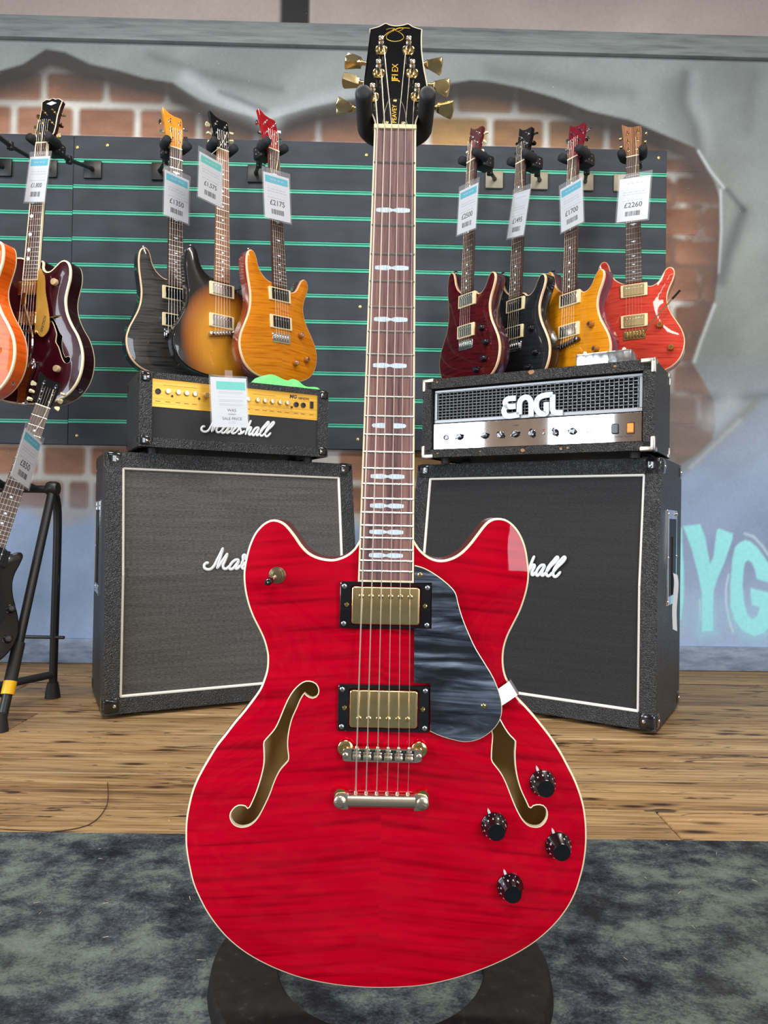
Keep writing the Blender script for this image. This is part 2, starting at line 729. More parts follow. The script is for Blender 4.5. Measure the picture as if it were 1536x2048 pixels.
HOLE_SIDE = HOLE[28:37]
LET_Y = np.array([(1.18, 0.565), (1.248, 0.574), (1.268, 0.522), (1.288, 0.42), (1.301, 0.442), (1.314, 0.55), (1.322, 0.558), (1.378, 0.539), (1.377, 0.516), (1.345, 0.421), (1.319, 0.361), (1.305, 0.312), (1.303, 0.253), (1.304, 0.154), (1.258, 0.148), (1.257, 0.306), (1.239, 0.387), (1.214, 0.478)])
LET_G = np.array([(1.429, 0.514), (1.448, 0.509), (1.475, 0.487), (1.503, 0.45), (1.525, 0.418), (1.558, 0.378), (1.564, 0.343), (1.52, 0.348), (1.476, 0.361), (1.468, 0.396), (1.454, 0.425), (1.44, 0.434), (1.429, 0.427), (1.423, 0.403), (1.419, 0.336), (1.426, 0.268), (1.44, 0.22), (1.459, 0.203), (1.478, 0.215), (1.487, 0.25), (1.456, 0.258), (1.451, 0.293), (1.451, 0.325), (1.521, 0.31), (1.564, 0.305), (1.568, 0.23), (1.546, 0.189), (1.506, 0.148), (1.465, 0.134), (1.419, 0.158), (1.386, 0.2), (1.371, 0.254), (1.37, 0.335), (1.378, 0.443), (1.388, 0.486), (1.407, 0.505)])
LET_N = np.array([(1.115, 0.555), (1.175, 0.557), (1.179, 0.467), (1.185, 0.386), (1.186, 0.278), (1.176, 0.198), (1.12, 0.17)])


def brick_list():
    rows = []

    def row(z0, z1, joints, s0=-9, s1=9):
        for a, b in zip(joints[:-1], joints[1:]):
            if b > s0 and a < s1:
                rows.append((a + .011, b - .011, z0 + .010, z1 - .010))
    row(2.175, 2.305, [-2.07, -1.83, -1.59, -1.353, -1.111, -.874, -.636, -.40])
    row(2.175, 2.305, [-.20, .015, .254, .492, .73, .97])
    row(2.035, 2.170, [-1.94, -1.70, -1.466, -1.227, -.988, -.749, -.521, -.282, -.045, .148, .394, .616, .857, 1.10, 1.26])
    zr = [2.03, 1.957, 1.836, 1.705, 1.592, 1.445, 1.32, 1.21, 1.087, .956, .83]
    for i in range(len(zr) - 1):
        row(zr[i + 1], zr[i], [1.0, 1.24, 1.34] if i % 2 == 0 else [.88, 1.126, 1.34])
    row(.715, .848, [-2.07, -1.83, -1.58, -1.336, -1.153, -.96])
    row(.585, .712, [-1.96, -1.72, -1.48, -1.235, -1.137, -.95])
    row(.715, .848, [-.19, .045, .29])
    row(.585, .712, [-.30, -.07, .17])
    return rows


BRICKS = brick_list()


def mural(P):
    """colour of the painted wall at points (along, height)"""
    s, z = P[:, 0], P[:, 1]
    n1 = fbm(s * 3.1 + 5, z * 3.7 + 9, 1)
    n2 = fbm(s * 11 + 3, z * 13 + 2, 2)
    n3 = fbm(s * 2.2 - z * 2.5 + 40, s * .8 + z * 1.2 + 8, 3)
    up = lin(132, 138, 137)
    dn = lin(150, 170, 202)  # bluer towards the floor: daylight tint put into the wall colour
    t = np.clip((1.25 - z) / .6, 0, 1)[:, None]
    c = np.array(up) * (1 - t) + np.array(dn) * t
    c = c * (.74 + .52 * (.55 * n1 + .25 * n2 + .2 * n3))[:, None] * 1.0
    # folds in the painted canvas
    f = np.clip((n3 - .52) * 5, -1, 1)
    c = c * (1 + .14 * f)[:, None]

    def stroke(L, w, col, a):
        nonlocal c
        d = seg_dist(P, np.array(L), False)
        k = (a * np.exp(-(d / w) ** 2))[:, None]
        c = c * (1 - k) + np.array(col) * k
    K, Wh = lin(46, 50, 52), lin(214, 220, 224)
    stroke([(0.40, 2.345), (0.65, 2.315), (0.80, 2.285), (0.948, 2.284)], .035, K, .3)
    stroke([(-0.945, 2.376), (-0.71, 2.303), (-0.435, 2.252)], .02, K, .28)
    stroke([(-0.669, 2.235), (-0.591, 2.208), (-0.492, 2.167)], .013, K, .75)
    stroke([(1.438, 2.363), (1.42, 2.142)], .035, K, .2)
    stroke([(1.167, 2.356), (1.16, 2.245), (1.205, 2.157), (1.227, 2.058)], .026, K, .36)
    stroke([(1.12, 2.30), (1.13, 2.2), (1.18, 2.12)], .06, K, .25)
    stroke([(1.21, 2.35), (1.205, 2.245), (1.25, 2.157), (1.265, 2.07)], .03, Wh, .12)
    inside = in_poly(P, HOLE)
    brick = np.zeros(len(P))
    bc = np.zeros((len(P), 3))
    for i, (a, b, z0, z1) in enumerate(BRICKS):
        cx, cz, hx, hz = (a + b) / 2, (z0 + z1) / 2, (b - a) / 2, (z1 - z0) / 2
        sel = (np.abs(s - cx) < hx + .02) & (np.abs(z - cz) < hz + .02)
        if not sel.any():
            continue
        dx, dz = np.abs(s[sel] - cx) - hx + .02, np.abs(z[sel] - cz) - hz + .02
        d = np.hypot(np.maximum(dx, 0), np.maximum(dz, 0)) + np.minimum(np.maximum(dx, dz), 0) - .02
        k = soft(d, .017)
        r = np.random.RandomState(i + 11)
        och = .75 if .0 < cx < .35 else (.35 if .35 <= cx < .9 else 0)
        base = np.array(lin(138, 100, 80)) * (1 - och) + np.array(lin(152, 122, 76)) * och
        base = base * (.85 + .3 * r.rand())
        gl = fbm(s[sel] * 9 + i, z[sel] * 22 + i * 3, 4)
        gl2 = np.exp(-((z[sel] - z0 - .015) / .03) ** 2)
        bcol = base[None] * (.62 + .62 * gl + .25 * gl2)[:, None]
        better = k > brick[sel]
        idx = np.where(sel)[0][better]
        brick[idx] = k[better]
        bc[idx] = bcol[better]
    mort = np.array(lin(206, 205, 198)) * (.8 + .35 * n2)[:, None]
    vis = np.where(s > 1.0, np.clip((fbm(s * 9, z * 9, 9) - .42) * 4, 0, 1), .92)[:, None]
    vis = vis * np.where(z < .9, .8, 1.0)[:, None]
    murk = np.array(lin(122, 96, 84)) * (.7 + .6 * n1)[:, None]
    mort = mort * vis + murk * (1 - vis)
    wallc = mort * (1 - brick[:, None]) + bc * brick[:, None]
    # airbrushed dark under the torn edge and brown haze towards the tear at the side
    dt = seg_dist(P, HOLE_TOP, False)
    k = (.98 * np.clip(1.35 - dt / (.11 + .07 * n1), 0, 1))[:, None]
    wallc = wallc * (1 - k) + np.array(lin(54, 52, 52)) * k
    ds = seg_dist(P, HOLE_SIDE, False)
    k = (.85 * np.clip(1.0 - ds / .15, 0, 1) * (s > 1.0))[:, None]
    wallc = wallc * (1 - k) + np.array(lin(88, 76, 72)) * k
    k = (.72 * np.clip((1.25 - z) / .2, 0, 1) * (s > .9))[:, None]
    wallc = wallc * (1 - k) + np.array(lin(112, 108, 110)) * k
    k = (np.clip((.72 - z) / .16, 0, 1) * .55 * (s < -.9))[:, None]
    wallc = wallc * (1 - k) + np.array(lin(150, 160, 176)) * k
    e = seg_dist(P, HOLE)
    a = np.clip(.5 + np.where(inside, e, -e) / .012, 0, 1)
    # soft lower boundary
    lowb = np.clip(.5 + np.where(inside, e, -e) / .05, 0, 1)
    a = np.where(z < .7, lowb, a)[:, None]
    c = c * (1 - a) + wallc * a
    stroke([(1.225, 2.053), (1.271, 1.979), (1.328, 1.91)], .006, Wh, .5)
    stroke([(1.315, 1.9), (1.319, 1.741), (1.312, 1.572)], .006, Wh, .5)
    stroke([(1.296, 1.442), (1.244, 1.302), (1.217, 1.218)], .008, Wh, .45)
    stroke([(-0.462, 2.122), (-0.551, 2.165), (-0.63, 2.195), (-0.72, 2.235), (-0.80, 2.29)], .035, Wh, .28)
    stroke([(-0.433, 2.155), (-0.316, 2.205), (-0.16, 2.25)], .03, Wh, .22)
    stroke([(1.403, 1.813), (1.345, 1.642), (1.32, 1.542)], .03, K, .55)
    stroke([(1.342, 1.901), (1.409, 1.823)], .012, K, .5)
    stroke([(1.281, 1.075), (1.381, 1.077), (1.521, 1.089)], .02, K, .35)
    stroke([(1.165, 0.785), (1.303, 0.900), (1.461, 1.06)], .022, lin(118, 118, 104), .6)
    stroke([(1.21, 0.80), (1.402, 0.985)], .012, Wh, .25)
    stroke([(1.30, .99), (1.36, 1.06)], .05, lin(176, 184, 190), .6)
    # blue-green letters
    halo = seg_dist(P, LET_G)
    lum = np.array(lin(158, 236, 244))
    for L in (LET_N, LET_Y, LET_G):
        ins = in_poly(P, L)
        d = seg_dist(P, L)
        k = np.clip(.5 + np.where(ins, d, -d) / .008, 0, 1)
        k = np.maximum(k, .35 * np.exp(-(d / .03) ** 2) * np.clip((.34 - z) / .2, 0, 1) * (~ins))[:, None]
        c = c * (1 - k) + lum * k
    stroke([(1.363, 0.375), (1.353, 0.321), (1.354, 0.267), (1.366, 0.2), (1.382, 0.152)], .0045, lin(190, 220, 236), .85)
    stroke([(1.426, 0.539), (1.461, 0.528), (1.497, 0.49), (1.519, 0.458)], .0055, lin(190, 220, 236), .8)
    stroke([(1.249, 0.274), (1.254, 0.199)], .003, lin(190, 220, 236), .8)
    # brown upper wall above the rail
    ub = np.array(lin(166, 152, 147)) * (.72 + .5 * (.5 * n1 + .5 * n3))[:, None]
    kp = np.clip(.5 - (np.abs(s + .385) - .06) / .006, 0, 1)
    kp = (kp * np.clip(.5 + (s + .44) / .02, 0, 1))[:, None]
    ub = ub * (1 - kp) + np.array(lin(46, 45, 46)) * kp
    kq = np.exp(-((s + .315) / .006) ** 2)[:, None] * .4
    ub = ub * (1 - kq) + np.array(lin(170, 162, 158)) * kq
    a = np.clip(.5 + (z - 2.46) / .01, 0, 1)[:, None]
    c = c * (1 - a) + ub * a
    return np.clip(c, 0, 1)


def painted(name):
    m = material(name, (.3, .3, .3), .72, spec=.3)
    g = G(m)
    at = g.n('ShaderNodeVertexColor')
    at.layer_name = 'paint'
    w = g.world()
    n = g.noise(w, 60, 6, .65)
    tone = g.ramp(n, [(.2, (.90, .90, .90)), (.8, (1.08, 1.08, 1.08))])
    c = g.mix(1.0, at.outputs[0], tone, 'MULTIPLY')
    sp = g.ramp(g.noise(w, 130, 2, .5), [(.20, (1, 1, 1)), (.235, (0, 0, 0))])
    c = g.mix(sp, c, lin(190, 192, 192))
    g.color(c)
    g.bump(g.noise(w, 45, 5, .6), .35, .003)
    return m


PAINT = painted('painted_plaster')


def paint_mesh(me, P):
    c = mural(P)
    at = me.color_attributes.new('paint', 'FLOAT_COLOR', 'POINT')
    at.data.foreach_set('color', np.c_[c, np.ones(len(c))].astype(np.float32).ravel())


def grid_mesh(name, s0, s1, z0, z1, step, y, ss=None):
    ss = np.linspace(s0, s1, int(round((s1 - s0) / step)) + 1) if ss is None else ss
    ns, nz = len(ss), int(round((z1 - z0) / step)) + 1
    S, Z = np.meshgrid(ss, np.linspace(z0, z1, nz))
    V = np.stack([S.ravel(), np.full(S.size, y), Z.ravel()], 1)
    i = np.arange(ns - 1)[None] + np.arange(nz - 1)[:, None] * ns
    Fs = np.stack([i, i + 1, i + ns + 1, i + ns], -1).reshape(-1, 4)
    me = bpy.data.meshes.new(name)
    me.vertices.add(len(V))
    me.vertices.foreach_set('co', V.ravel())
    me.loops.add(Fs.size)
    me.loops.foreach_set('vertex_index', Fs.ravel())
    me.polygons.add(len(Fs))
    me.polygons.foreach_set('loop_start', np.arange(0, Fs.size, 4))
    me.update()
    me.validate()
    return me, V[:, [0, 2]]


def build_room():
    me, P = grid_mesh('wall_back', -3.0, 3.0, 0.0, 2.9, .006, 0, np.r_[np.linspace(-3, -1.75, 20, endpoint=False), np.arange(-1.75, 1.1, .0065), np.arange(1.1, 1.7, .004), np.linspace(1.7, 3, 20)])
    paint_mesh(me, P)
    me.materials.append(PAINT)
    wall = link('wall_back', me)
    wall.matrix_world = WALL
    tag(wall, 'back wall with a painted mural of torn canvas, bricks and letters', kind='structure')
    for (a, b, z0, z1) in BRICKS:
        inside = in_poly(np.array([[(a + b) / 2, (z0 + z1) / 2]]), HOLE)[0]
        if not inside or z0 > 2.30:
            continue
        # each airbrushed brick is a thin coat of paint just proud of the plaster
        q = []
        bm, PP = grid_mesh('painted_brick', a + .004, b - .004, z0 + .004, z1 - .004, .0075, -.0008)
        ok = in_poly(PP, HOLE)
        if ok.mean() < .98:
            continue
        paint_mesh(bm, PP)
        bm.materials.append(PAINT)
        link('painted_brick', bm, wall)
    # rail board across the top of the mural
    rail = material('grey_painted_rail', lin(116, 122, 121), .6)
    g = G(rail)
    g.color(g.ramp(g.noise(g.coord('Object', (2, 1, 22)), 2, 6, .65), [(.25, lin(78, 84, 84)), (.5, lin(116, 122, 121)), (.8, lin(138, 143, 141))]))
    g.bump(g.noise(g.coord('Object', (3, 1, 30)), 4, 5), .3, .003)
    b = B()
    b.add(*rbox((-3, -.024, 2.418), (3, .01, 2.505), .004))
    o = b.build('trim_1', rail, smooth=30)
    o.matrix_world = WALL
    tag(o, 'grey painted rail board running above the mural', kind='structure')
    # skirting board
    sk = material('blue_grey_skirting', lin(126, 142, 164), .5)
    g = G(sk)
    g.color(g.ramp(g.noise(g.coord('Object', (5, 1, 18)), 2, 6, .65), [(.3, lin(96, 110, 130)), (.5, lin(130, 146, 170)), (.75, lin(158, 172, 190))]))
    b = B().add(*rbox((-3, -.018, 0), (3, .01, .094), .004))
    o = b.build('baseboard_back', sk, smooth=30)
    o.matrix_world = WALL
    tag(o, 'blue grey painted skirting board at the foot of the mural', kind='structure')
    # floor: dark sub-floor with a child for each board
    dark = material('dark_gap', (.012, .009, .007), .9)
    fl = B().add(*rbox((-3.2, -2.6, -.06), (3.2, 3.0, -.018))).build('floor', dark)
    tag(fl, 'old wooden floor of wide worn boards', kind='structure')
    edges = [2.95, 2.83, 2.70, 2.56, 2.41, 2.235, 2.06, 1.88, 1.715, 1.58, 1.417, 1.275, 1.13, .98, .83]
    for y1, y0 in zip(edges[:-1], edges[1:]):
        cut = RNG.uniform(-1.9, 1.9)
        xs = [-3.1, cut, 3.1]
        if RNG.random() < .5:
            xs = [-3.1, cut, cut + (1.7 if cut < 0 else -1.7), 3.1]
            xs.sort()
        for x0, x1 in zip(xs[:-1], xs[1:]):
            dz, gap = RNG.uniform(-.0015, .0), RNG.uniform(.0018, .0034)
            V, Fs = rbox((x0 + .001, y0 + gap, -.018), (x1 - .001, y1 - gap, dz), .0025, 1)
            o = mk('floorboard', V, Fs, FLOORW, fl)
            o.rotation_euler.z = .006
    # side walls, ceiling and shop front behind the camera
    pl = noisy('shop_plaster', [(.3, lin(160, 140, 124)), (.7, lin(188, 166, 148))], nscale=3, rough=.8)
    cl = noisy('ceiling_paint', [(.3, lin(84, 80, 78)), (.7, lin(100, 96, 93))], nscale=2, rough=.85)
    b = B()
    for lo, hi in [((-3.1, -2.6, 0), (-3.0, -1.90, 2.9)), ((-3.1, -1.10, .4), (-3.0, -.30, 2.44)), ((-3.1, .50, 0), (-3.0, 3.0, 2.9)), ((-3.1, -1.90, 0), (-3.0, .50, .4)), ((-3.1, -1.90, 2.44), (-3.0, .50, 2.9))]:
        b.add(*rbox(lo, hi))
    o = b.build('wall_left', pl)
    tag(o, 'plain side wall of the shop outside the picture', kind='structure')
    o = B().add(*rbox((3.0, -2.6, 0), (3.1, 3.0, 2.9))).build('wall_right', pl)
    tag(o, 'plain side wall of the shop outside the picture', kind='structure')
    o = B().add(*rbox((-3.1, -2.6, 2.9), (3.1, 3.0, 3.0))).build('ceiling', cl)
    tag(o, 'plain dark ceiling of the shop', kind='structure')
    fr = noisy('dark_shop_front', [(.3, lin(96, 90, 84)), (.7, lin(122, 114, 106))], nscale=4, rough=.7)
    b = B()
    for lo, hi in [((-3, -2.6, 0), (1.48, -2.5, 2.9)), ((2.82, -2.6, 0), (3, -2.5, 2.9)), ((1.48, -2.6, 0), (2.82, -2.5, .24)), ((1.48, -2.6, 2.5), (2.82, -2.5, 2.9))]:
        b.add(*rbox(lo, hi))
    o = b.build('wall_front', fr)
    tag(o, 'shop front wall with window openings behind the photographer', kind='structure')


build_room()


# ------------------------------------------------------------------ slatwall
def build_slatwall():
    slat = noisy('charcoal_slat', [(.3, lin(58, 61, 67)), (.7, lin(70, 73, 81))], scale=(2, 1, 6), nscale=3, rough=.6, spec=.15)
    zs = [1.943, 1.842, 1.741, 1.639, 1.538, 1.437, 1.336, 1.235, 1.135, 1.034, .933]
    top, bot = 2.040, .842
    for s0, s1, lab in ((-1.223, 1.090, 'wide charcoal slatwall panel with mint grooves behind the guitars'),
                        (-2.6, -1.2245, 'charcoal slatwall panel cut off by the picture edge, behind the orange guitar')):
        root = empty('slatwall_panel', lab, 'display panel', mat=WALL @ T3((s0 + s1) / 2, 0, bot))
        h = (s1 - s0) / 2
        k = 0.0 if s0 > -2 else -.004
        B().add(*rbox((-h, -.012, 0), (h, -.0005, top - bot))).build('backing', slat, root)
        e = [top] + zs + [bot]
        for i in range(12):
            zt = e[i] - (.0085 if i > 0 else 0)
            zb = e[i + 1] + (.0085 if i < 11 else 0)
            b = B().add(*rbox((-h, -.022, zb - bot + k * (i < 11)), (h, -.012, zt - bot + k * (i > 0)), .0012, 1))
            b.build('slat', slat, root)
        bi = B()
        # aluminium insert: two lips with a slot between
        bi.add(*rbox((-h, -.0225, .0028), (h, -.012, .0078), .0008, 1))
        bi.add(*rbox((-h, -.0235, -.0078), (h, -.012, .0002), .0008, 1))
        me = bi.mesh('groove_insert', MINT)
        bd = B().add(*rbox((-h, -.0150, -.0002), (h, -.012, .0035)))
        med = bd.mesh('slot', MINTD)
        for z in zs:
            o = link('groove_insert', me, root, (0, 0, z - bot + k))
            link('slot', med, o)
    sm = B().add(*lathe([(.0062, 0), (.0062, .0012), (.004, .0026)], 12), m=RX(90)).mesh('screw', SCREWB, 40)
    for s, z in [(-.091, 1.993), (-.106, 1.398), (-.107, .881), (-1.21, 1.994), (-1.095, 2.005), (1.057, 2.011), (-1.189, .877), (.6, .881), (.55, 1.993)]:
        rt = [o for o in bpy.data.objects if o.name == 'slatwall_panel'][0]
        link('screw', sm, rt, (s - (-1.223 + 1.090) / 2, -.022, z - bot))


build_slatwall()

# ------------------------------------------------------------------ rug and floor litter
V, Fs = rbox((-1.9, -1.6, .0), (1.9, 1.268, .009), .003, 2)
o = mk('rug', V, Fs, RUG, smooth=40)
o.rotation_euler.z = .008
tag(o, 'flat mottled grey green rug under the ring-based guitar stand', 'rug')


def build_straw():
    b = B()
    r = random.Random(3)
    for i in range(70):
        x, y = r.uniform(-.75, .75), r.uniform(.66, 1.9)
        zz = .0098 if y < 1.26 else .0012
        a, L = r.uniform(0, 6.28), r.uniform(.004, .012)
        p = [(x + math.cos(a) * L * t + .15 * L * math.sin(3 * t) * math.sin(a), y + math.sin(a) * L * t, zz + .0008 * math.sin(t * 3.1)) for t in (-.5, 0, .5)]
        b.add(*tube(p, .00030, 4))
    o = b.build('straw_litter', material('pale_straw', lin(200, 184, 150), .7))
    tag(o, 'tiny pale straw bits scattered on the rug and boards', 'litter', kind='stuff')
    h = catmull([(-.60, 1.275, .0012), (-.535, 1.31, .0012), (-.535, 1.40, .0014), (-.58, 1.52, .0012)], 5)
    hm = B().add(*tube(h, .0009, 5)).build('dark_fibre', material('dark_fibre', lin(60, 38, 30), .6))
    tag(hm, 'thin dark curved fibre lying across the floorboards', 'fibre')


build_straw()


# ------------------------------------------------------------------ shared guitar pieces
def arch_fun(O, A, lam):
    return lambda P: A * (1 - np.exp(-seg_dist(np.asarray(P)[:, :2], O) / lam))


def guitar_body(root, pts, thick, A, lam, bw, bd, mats, holes=(), step=.010, ostep=.006, back_bind=False, hole_lip=.0011):
    """mats: top, binding, side, hole edge, interior.  Returns outline and arch function"""
    O = smooth_loop([(x * .001, y * .001) for x, y in pts], ostep)
    I = inset(O, bw)
    zf = arch_fun(O, A, lam)
    H = [smooth_loop([(x * .001, y * .001) for x, y in h], .0035) for h in holes]
    Hx = [inset(h, -hole_lip) for h in H]
    V, Fs = plate(I, Hx, zf, step)
    mk('top', V, Fs, mats[0], root, 60)
    rnd = .0012
    loops = [at_z(I, zf(I)), at_z(inset(O, rnd), zf(I) * .35), at_z(O, -rnd), at_z(O, -bd)]
    mk('binding', *bridge_loops(loops), mats[1], root, 50)
    zb = -thick
    loops = [at_z(O, -bd), at_z(O, -bd - .001), at_z(O, zb + (bd if back_bind else rnd))]
    if not back_bind:
        loops.append(at_z(inset(O, rnd), zb))
    b = B().add(*bridge_loops(loops))
    b.build('side', mats[2], root, 50)
    if back_bind:
        mk('back_binding', *bridge_loops([at_z(O, zb + bd), at_z(O, zb + rnd), at_z(inset(O, rnd), zb)]), mats[1], root, 50)
    V, Fs = plate(inset(O, rnd), [], lambda P: np.full(len(P), zb), .03)
    mk('back', V, Fs, mats[2], root)
    for h, hx in zip(H, Hx):
        z = zf(h)
        fh = mk('f_hole_edge', *bridge_loops([at_z(hx, zf(hx) + .0001), at_z(h, z + .0003), at_z(h, z - .0045)]), mats[3], root, 40)
    if holes:
        J = inset(O, .004)
        b = B().add(*bridge_loops([at_z(J, -.002), at_z(J, zb + .004)]))
        V, Fs = plate(J, [], lambda P: np.full(len(P), zb + .004), .03)
        b.add(V, Fs)
        V, Fs = plate(J, H, lambda P: zf(P) - .0045, .014)
        b.add(V, Fs)
        b.build('interior', mats[4], root)
    return O, zf


def neck_back(root, y0, y1, w0, w1, z0, z1, depth, mat, heel=None):
    """rounded neck from y0 (width w0, surface height z0) to y1"""
    loops = []
    n = 12
    ys = [0, .08, .5, .9, 1.0]
    for t in ys:
        y, w, z = y0 + (y1 - y0) * t, w0 + (w1 - w0) * t, z0 + (z1 - z0) * t
        d = depth
        loops.append([(w * math.cos(math.pi * k / n), y, z - .001 - d * math.sin(math.pi * k / n)) for k in range(n + 1)])
    V = [p for l in loops for p in l]
    m = n + 1
    Fs = []
    for i in range(len(ys) - 1):
        for k in range(n):
            Fs.append((i * m + k, i * m + k + 1, (i + 1) * m + k + 1, (i + 1) * m + k))
        Fs.append((i * m, i * m + n, (i + 1) * m + n, (i + 1) * m))
    Fs.append(tuple(range(m)))
    Fs.append(tuple((len(ys) - 1) * m + k for k in range(m)))
    return mk('neck', V, Fs, mat, root, 50)


def screw_mesh(r, h, mat, slot=True, cross=False):
    b = B()
    b.add(*lathe([(r, 0), (r, h * .45), (r * .78, h * .85), (r * .3, h)], 14))
    if slot:
        b.add(*rbox((-r * .75, -r * .09, h * .93), (r * .75, r * .09, h * 1.03)))
    if cross:
        b.add(*rbox((-r * .09, -r * .75, h * .93), (r * .09, r * .75, h * 1.03)))
    return b.mesh('screw', mat, 40)


ROSEWOOD = None


def rosewood(name, a, b_, c_):
    m = material(name, a, .42, 0, 0, .5)
    g = G(m)
    f = g.noise(g.coord('Object', (300, 14, 1)), 1, 5, .65, .3)
    f2 = g.noise(g.coord('Object', (90, 3, 1)), 1, 3, .5, .3)
    ff = g.math('ADD', g.math('MULTIPLY', f, .6), g.math('MULTIPLY', f2, .42))
    g.color(g.ramp(ff, [(.36, a), (.50, b_), (.66, c_)]))
    return m


ROSE = rosewood('rosewood', lin(64, 44, 45), lin(122, 86, 84), lin(160, 116, 102))
ROSED = rosewood('dark_rosewood', lin(34, 24, 22), lin(62, 42, 36), lin(92, 64, 52))
ROSEL = rosewood('brown_rosewood', lin(88, 54, 36), lin(128, 84, 56), lin(158, 112, 80))


# ------------------------------------------------------------------ the red semi-hollow guitar
BODY = [(-24.0, -24.0), (-28.0, -29.5), (-30.2, -33.0), (-34.9, -40.2), (-43.0, -46.5), (-53.1, -50.3), (-61.2, -50.6), (-71.5, -48.7), (-80.8, -44.3), (-88.1, -37.3), (-95.4, -27.2), (-102.7, -18.2), (-108.5, -13.2), (-115.2, -10.6), (-121.3, -10.6), (-128.4, -14.1), (-134.4, -19.9), (-139.3, -27.1), (-144.2, -39.4), (-147.4, -53.8), (-149.0, -66.1), (-148.5, -77.3), (-146.7, -88.5), (-143.4, -100.7), (-138.6, -112.8), (-132.2, -124.9), (-126.8, -136.1), (-123.0, -149.3), (-122.3, -158.4), (-123.1, -168.7), (-126.4, -180.0), (-129.7, -187.9), (-136.1, -197.7), (-146.0, -211.2), (-156.0, -223.6), (-165.9, -237.1), (-173.8, -247.5), (-181.7, -260.9), (-188.6, -273.3), (-194.5, -285.7), (-198.8, -298.0), (-202.1, -313.4), (-204.0, -327.7), (-204.2, -343.1), (-203.4, -356.3), (-200.3, -373.2), (-195.6, -391.7), (-188.1, -408.7), (-179.2, -424.2), (-167.5, -439.7), (-154.3, -453.0), (-138.4, -464.8), (-121.0, -474.4), (-103.7, -481.9), (-83.6, -488.7), (-63.5, -493.3), (-42.0, -496.4), (-20.5, -498.1), (0.9, -498.5), (24.2, -497.4), (45.6, -495.3), (66.9, -490.8), (88.2, -484.7), (109.5, -476.8), (127.9, -468.6), (144.9, -459.6), (161.8, -448.6), (177.3, -435.4), (189.8, -421.5), (199.5, -407.0), (206.4, -391.9), (211.0, -376.1), (214.0, -361.7), (215.7, -344.5), (215.6, -329.2), (214.6, -317.0), (212.2, -302.8), (207.9, -288.6), (202.0, -274.4), (194.5, -260.3), (187.1, -247.1), (177.6, -233.0), (168.2, -221.0), (158.8, -210.0), (149.4, -199.9), (138.9, -188.9), (132.4, -177.6), (127.6, -168.5), (125.3, -158.4), (124.8, -148.2), (125.9, -138.0), (129.3, -126.7), (135.1, -114.3), (141.0, -101.9), (145.3, -89.6), (148.6, -76.2), (149.9, -62.9), (148.9, -51.7), (146.9, -39.5), (144.1, -29.4), (139.3, -19.3), (133.0, -11.2), (125.7, -5.8), (118.6, -3.9), (111.4, -4.5), (105.4, -7.7), (100.4, -12.9), (94.4, -21.2), (87.5, -30.6), (79.5, -39.4), (71.4, -45.2), (62.3, -48.6), (54.2, -49.1), (45.9, -46.7), (38.7, -41.8), (33.5, -36.3), (29.8, -30.7), (27.5, -27.0), (24.0, -22.0)]
FHOLE_L = [(-82.0, -189.3), (-79.1, -192.1), (-74.4, -194.1), (-70.4, -193.1), (-67.9, -189.6), (-67.7, -185.0), (-70.1, -180.4), (-74.8, -178.0), (-80.5, -177.8), (-86.2, -180.8), (-93.0, -187.8), (-98.5, -197.1), (-102.9, -207.5), (-108.3, -221.4), (-112.8, -229.6), (-121.7, -240.1), (-122.8, -243.0), (-122.1, -251.6), (-121.9, -261.9), (-123.4, -272.3), (-126.6, -285.0), (-130.9, -297.8), (-136.9, -310.5), (-141.0, -308.1), (-146.8, -307.5), (-151.3, -309.7), (-154.7, -313.8), (-156.1, -317.8), (-155.4, -322.4), (-152.1, -326.9), (-147.5, -329.1), (-141.7, -329.2), (-134.9, -326.6), (-128.1, -319.5), (-121.5, -306.7), (-116.0, -294.0), (-111.7, -281.3), (-106.2, -269.7), (-98.3, -260.3), (-97.3, -256.8), (-98.6, -246.5), (-98.8, -237.3), (-97.3, -225.8), (-94.7, -215.4), (-90.3, -205.0), (-86.5, -195.7)]
FHOLE_R = [(113.9, -225.7), (114.6, -231.7), (113.8, -243.9), (113.8, -254.1), (115.1, -257.1), (119.2, -262.1), (124.5, -269.1), (129.7, -279.1), (135.1, -292.2), (140.4, -304.2), (146.7, -315.2), (152.9, -321.2), (159.0, -323.1), (165.1, -322.5), (170.1, -317.8), (172.2, -311.7), (171.3, -305.6), (167.7, -301.6), (162.6, -300.7), (157.6, -301.8), (153.8, -304.4), (149.3, -295.9), (144.0, -284.9), (140.2, -272.8), (138.0, -260.7), (137.2, -247.5), (137.8, -236.3), (136.4, -233.8), (131.7, -229.4), (126.5, -222.4), (121.8, -214.4), (117.1, -206.3), (112.8, -198.3), (107.6, -189.3), (101.3, -180.3), (96.1, -175.3), (89.0, -174.0), (82.0, -176.7), (78.6, -182.8), (80.2, -187.8), (85.3, -190.3), (90.3, -188.1), (93.3, -185.5), (97.5, -191.5), (102.8, -200.6), (108.1, -211.6)]
PGUARD = [(29.2, -54.9), (38.7, -57.5), (50.0, -63.5), (61.4, -71.7), (69.2, -79.2), (72.1, -84.8), (74.4, -93.8), (78.9, -107.7), (84.8, -121.6), (92.1, -136.9), (100.8, -150.7), (108.8, -163.1), (114.6, -174.2), (119.1, -186.7), (121.1, -197.9), (120.2, -207.7), (116.2, -216.2), (108.0, -224.8), (96.9, -231.3), (84.3, -233.6), (70.3, -231.1), (59.0, -227.9), (48.8, -223.5)]
PGUARD_IN = [(48.0, -174.8), (31.0, -174.6), (30.1, -119.2), (48.2, -119.2), (47.6, -71.2), (29.3, -72.1)]
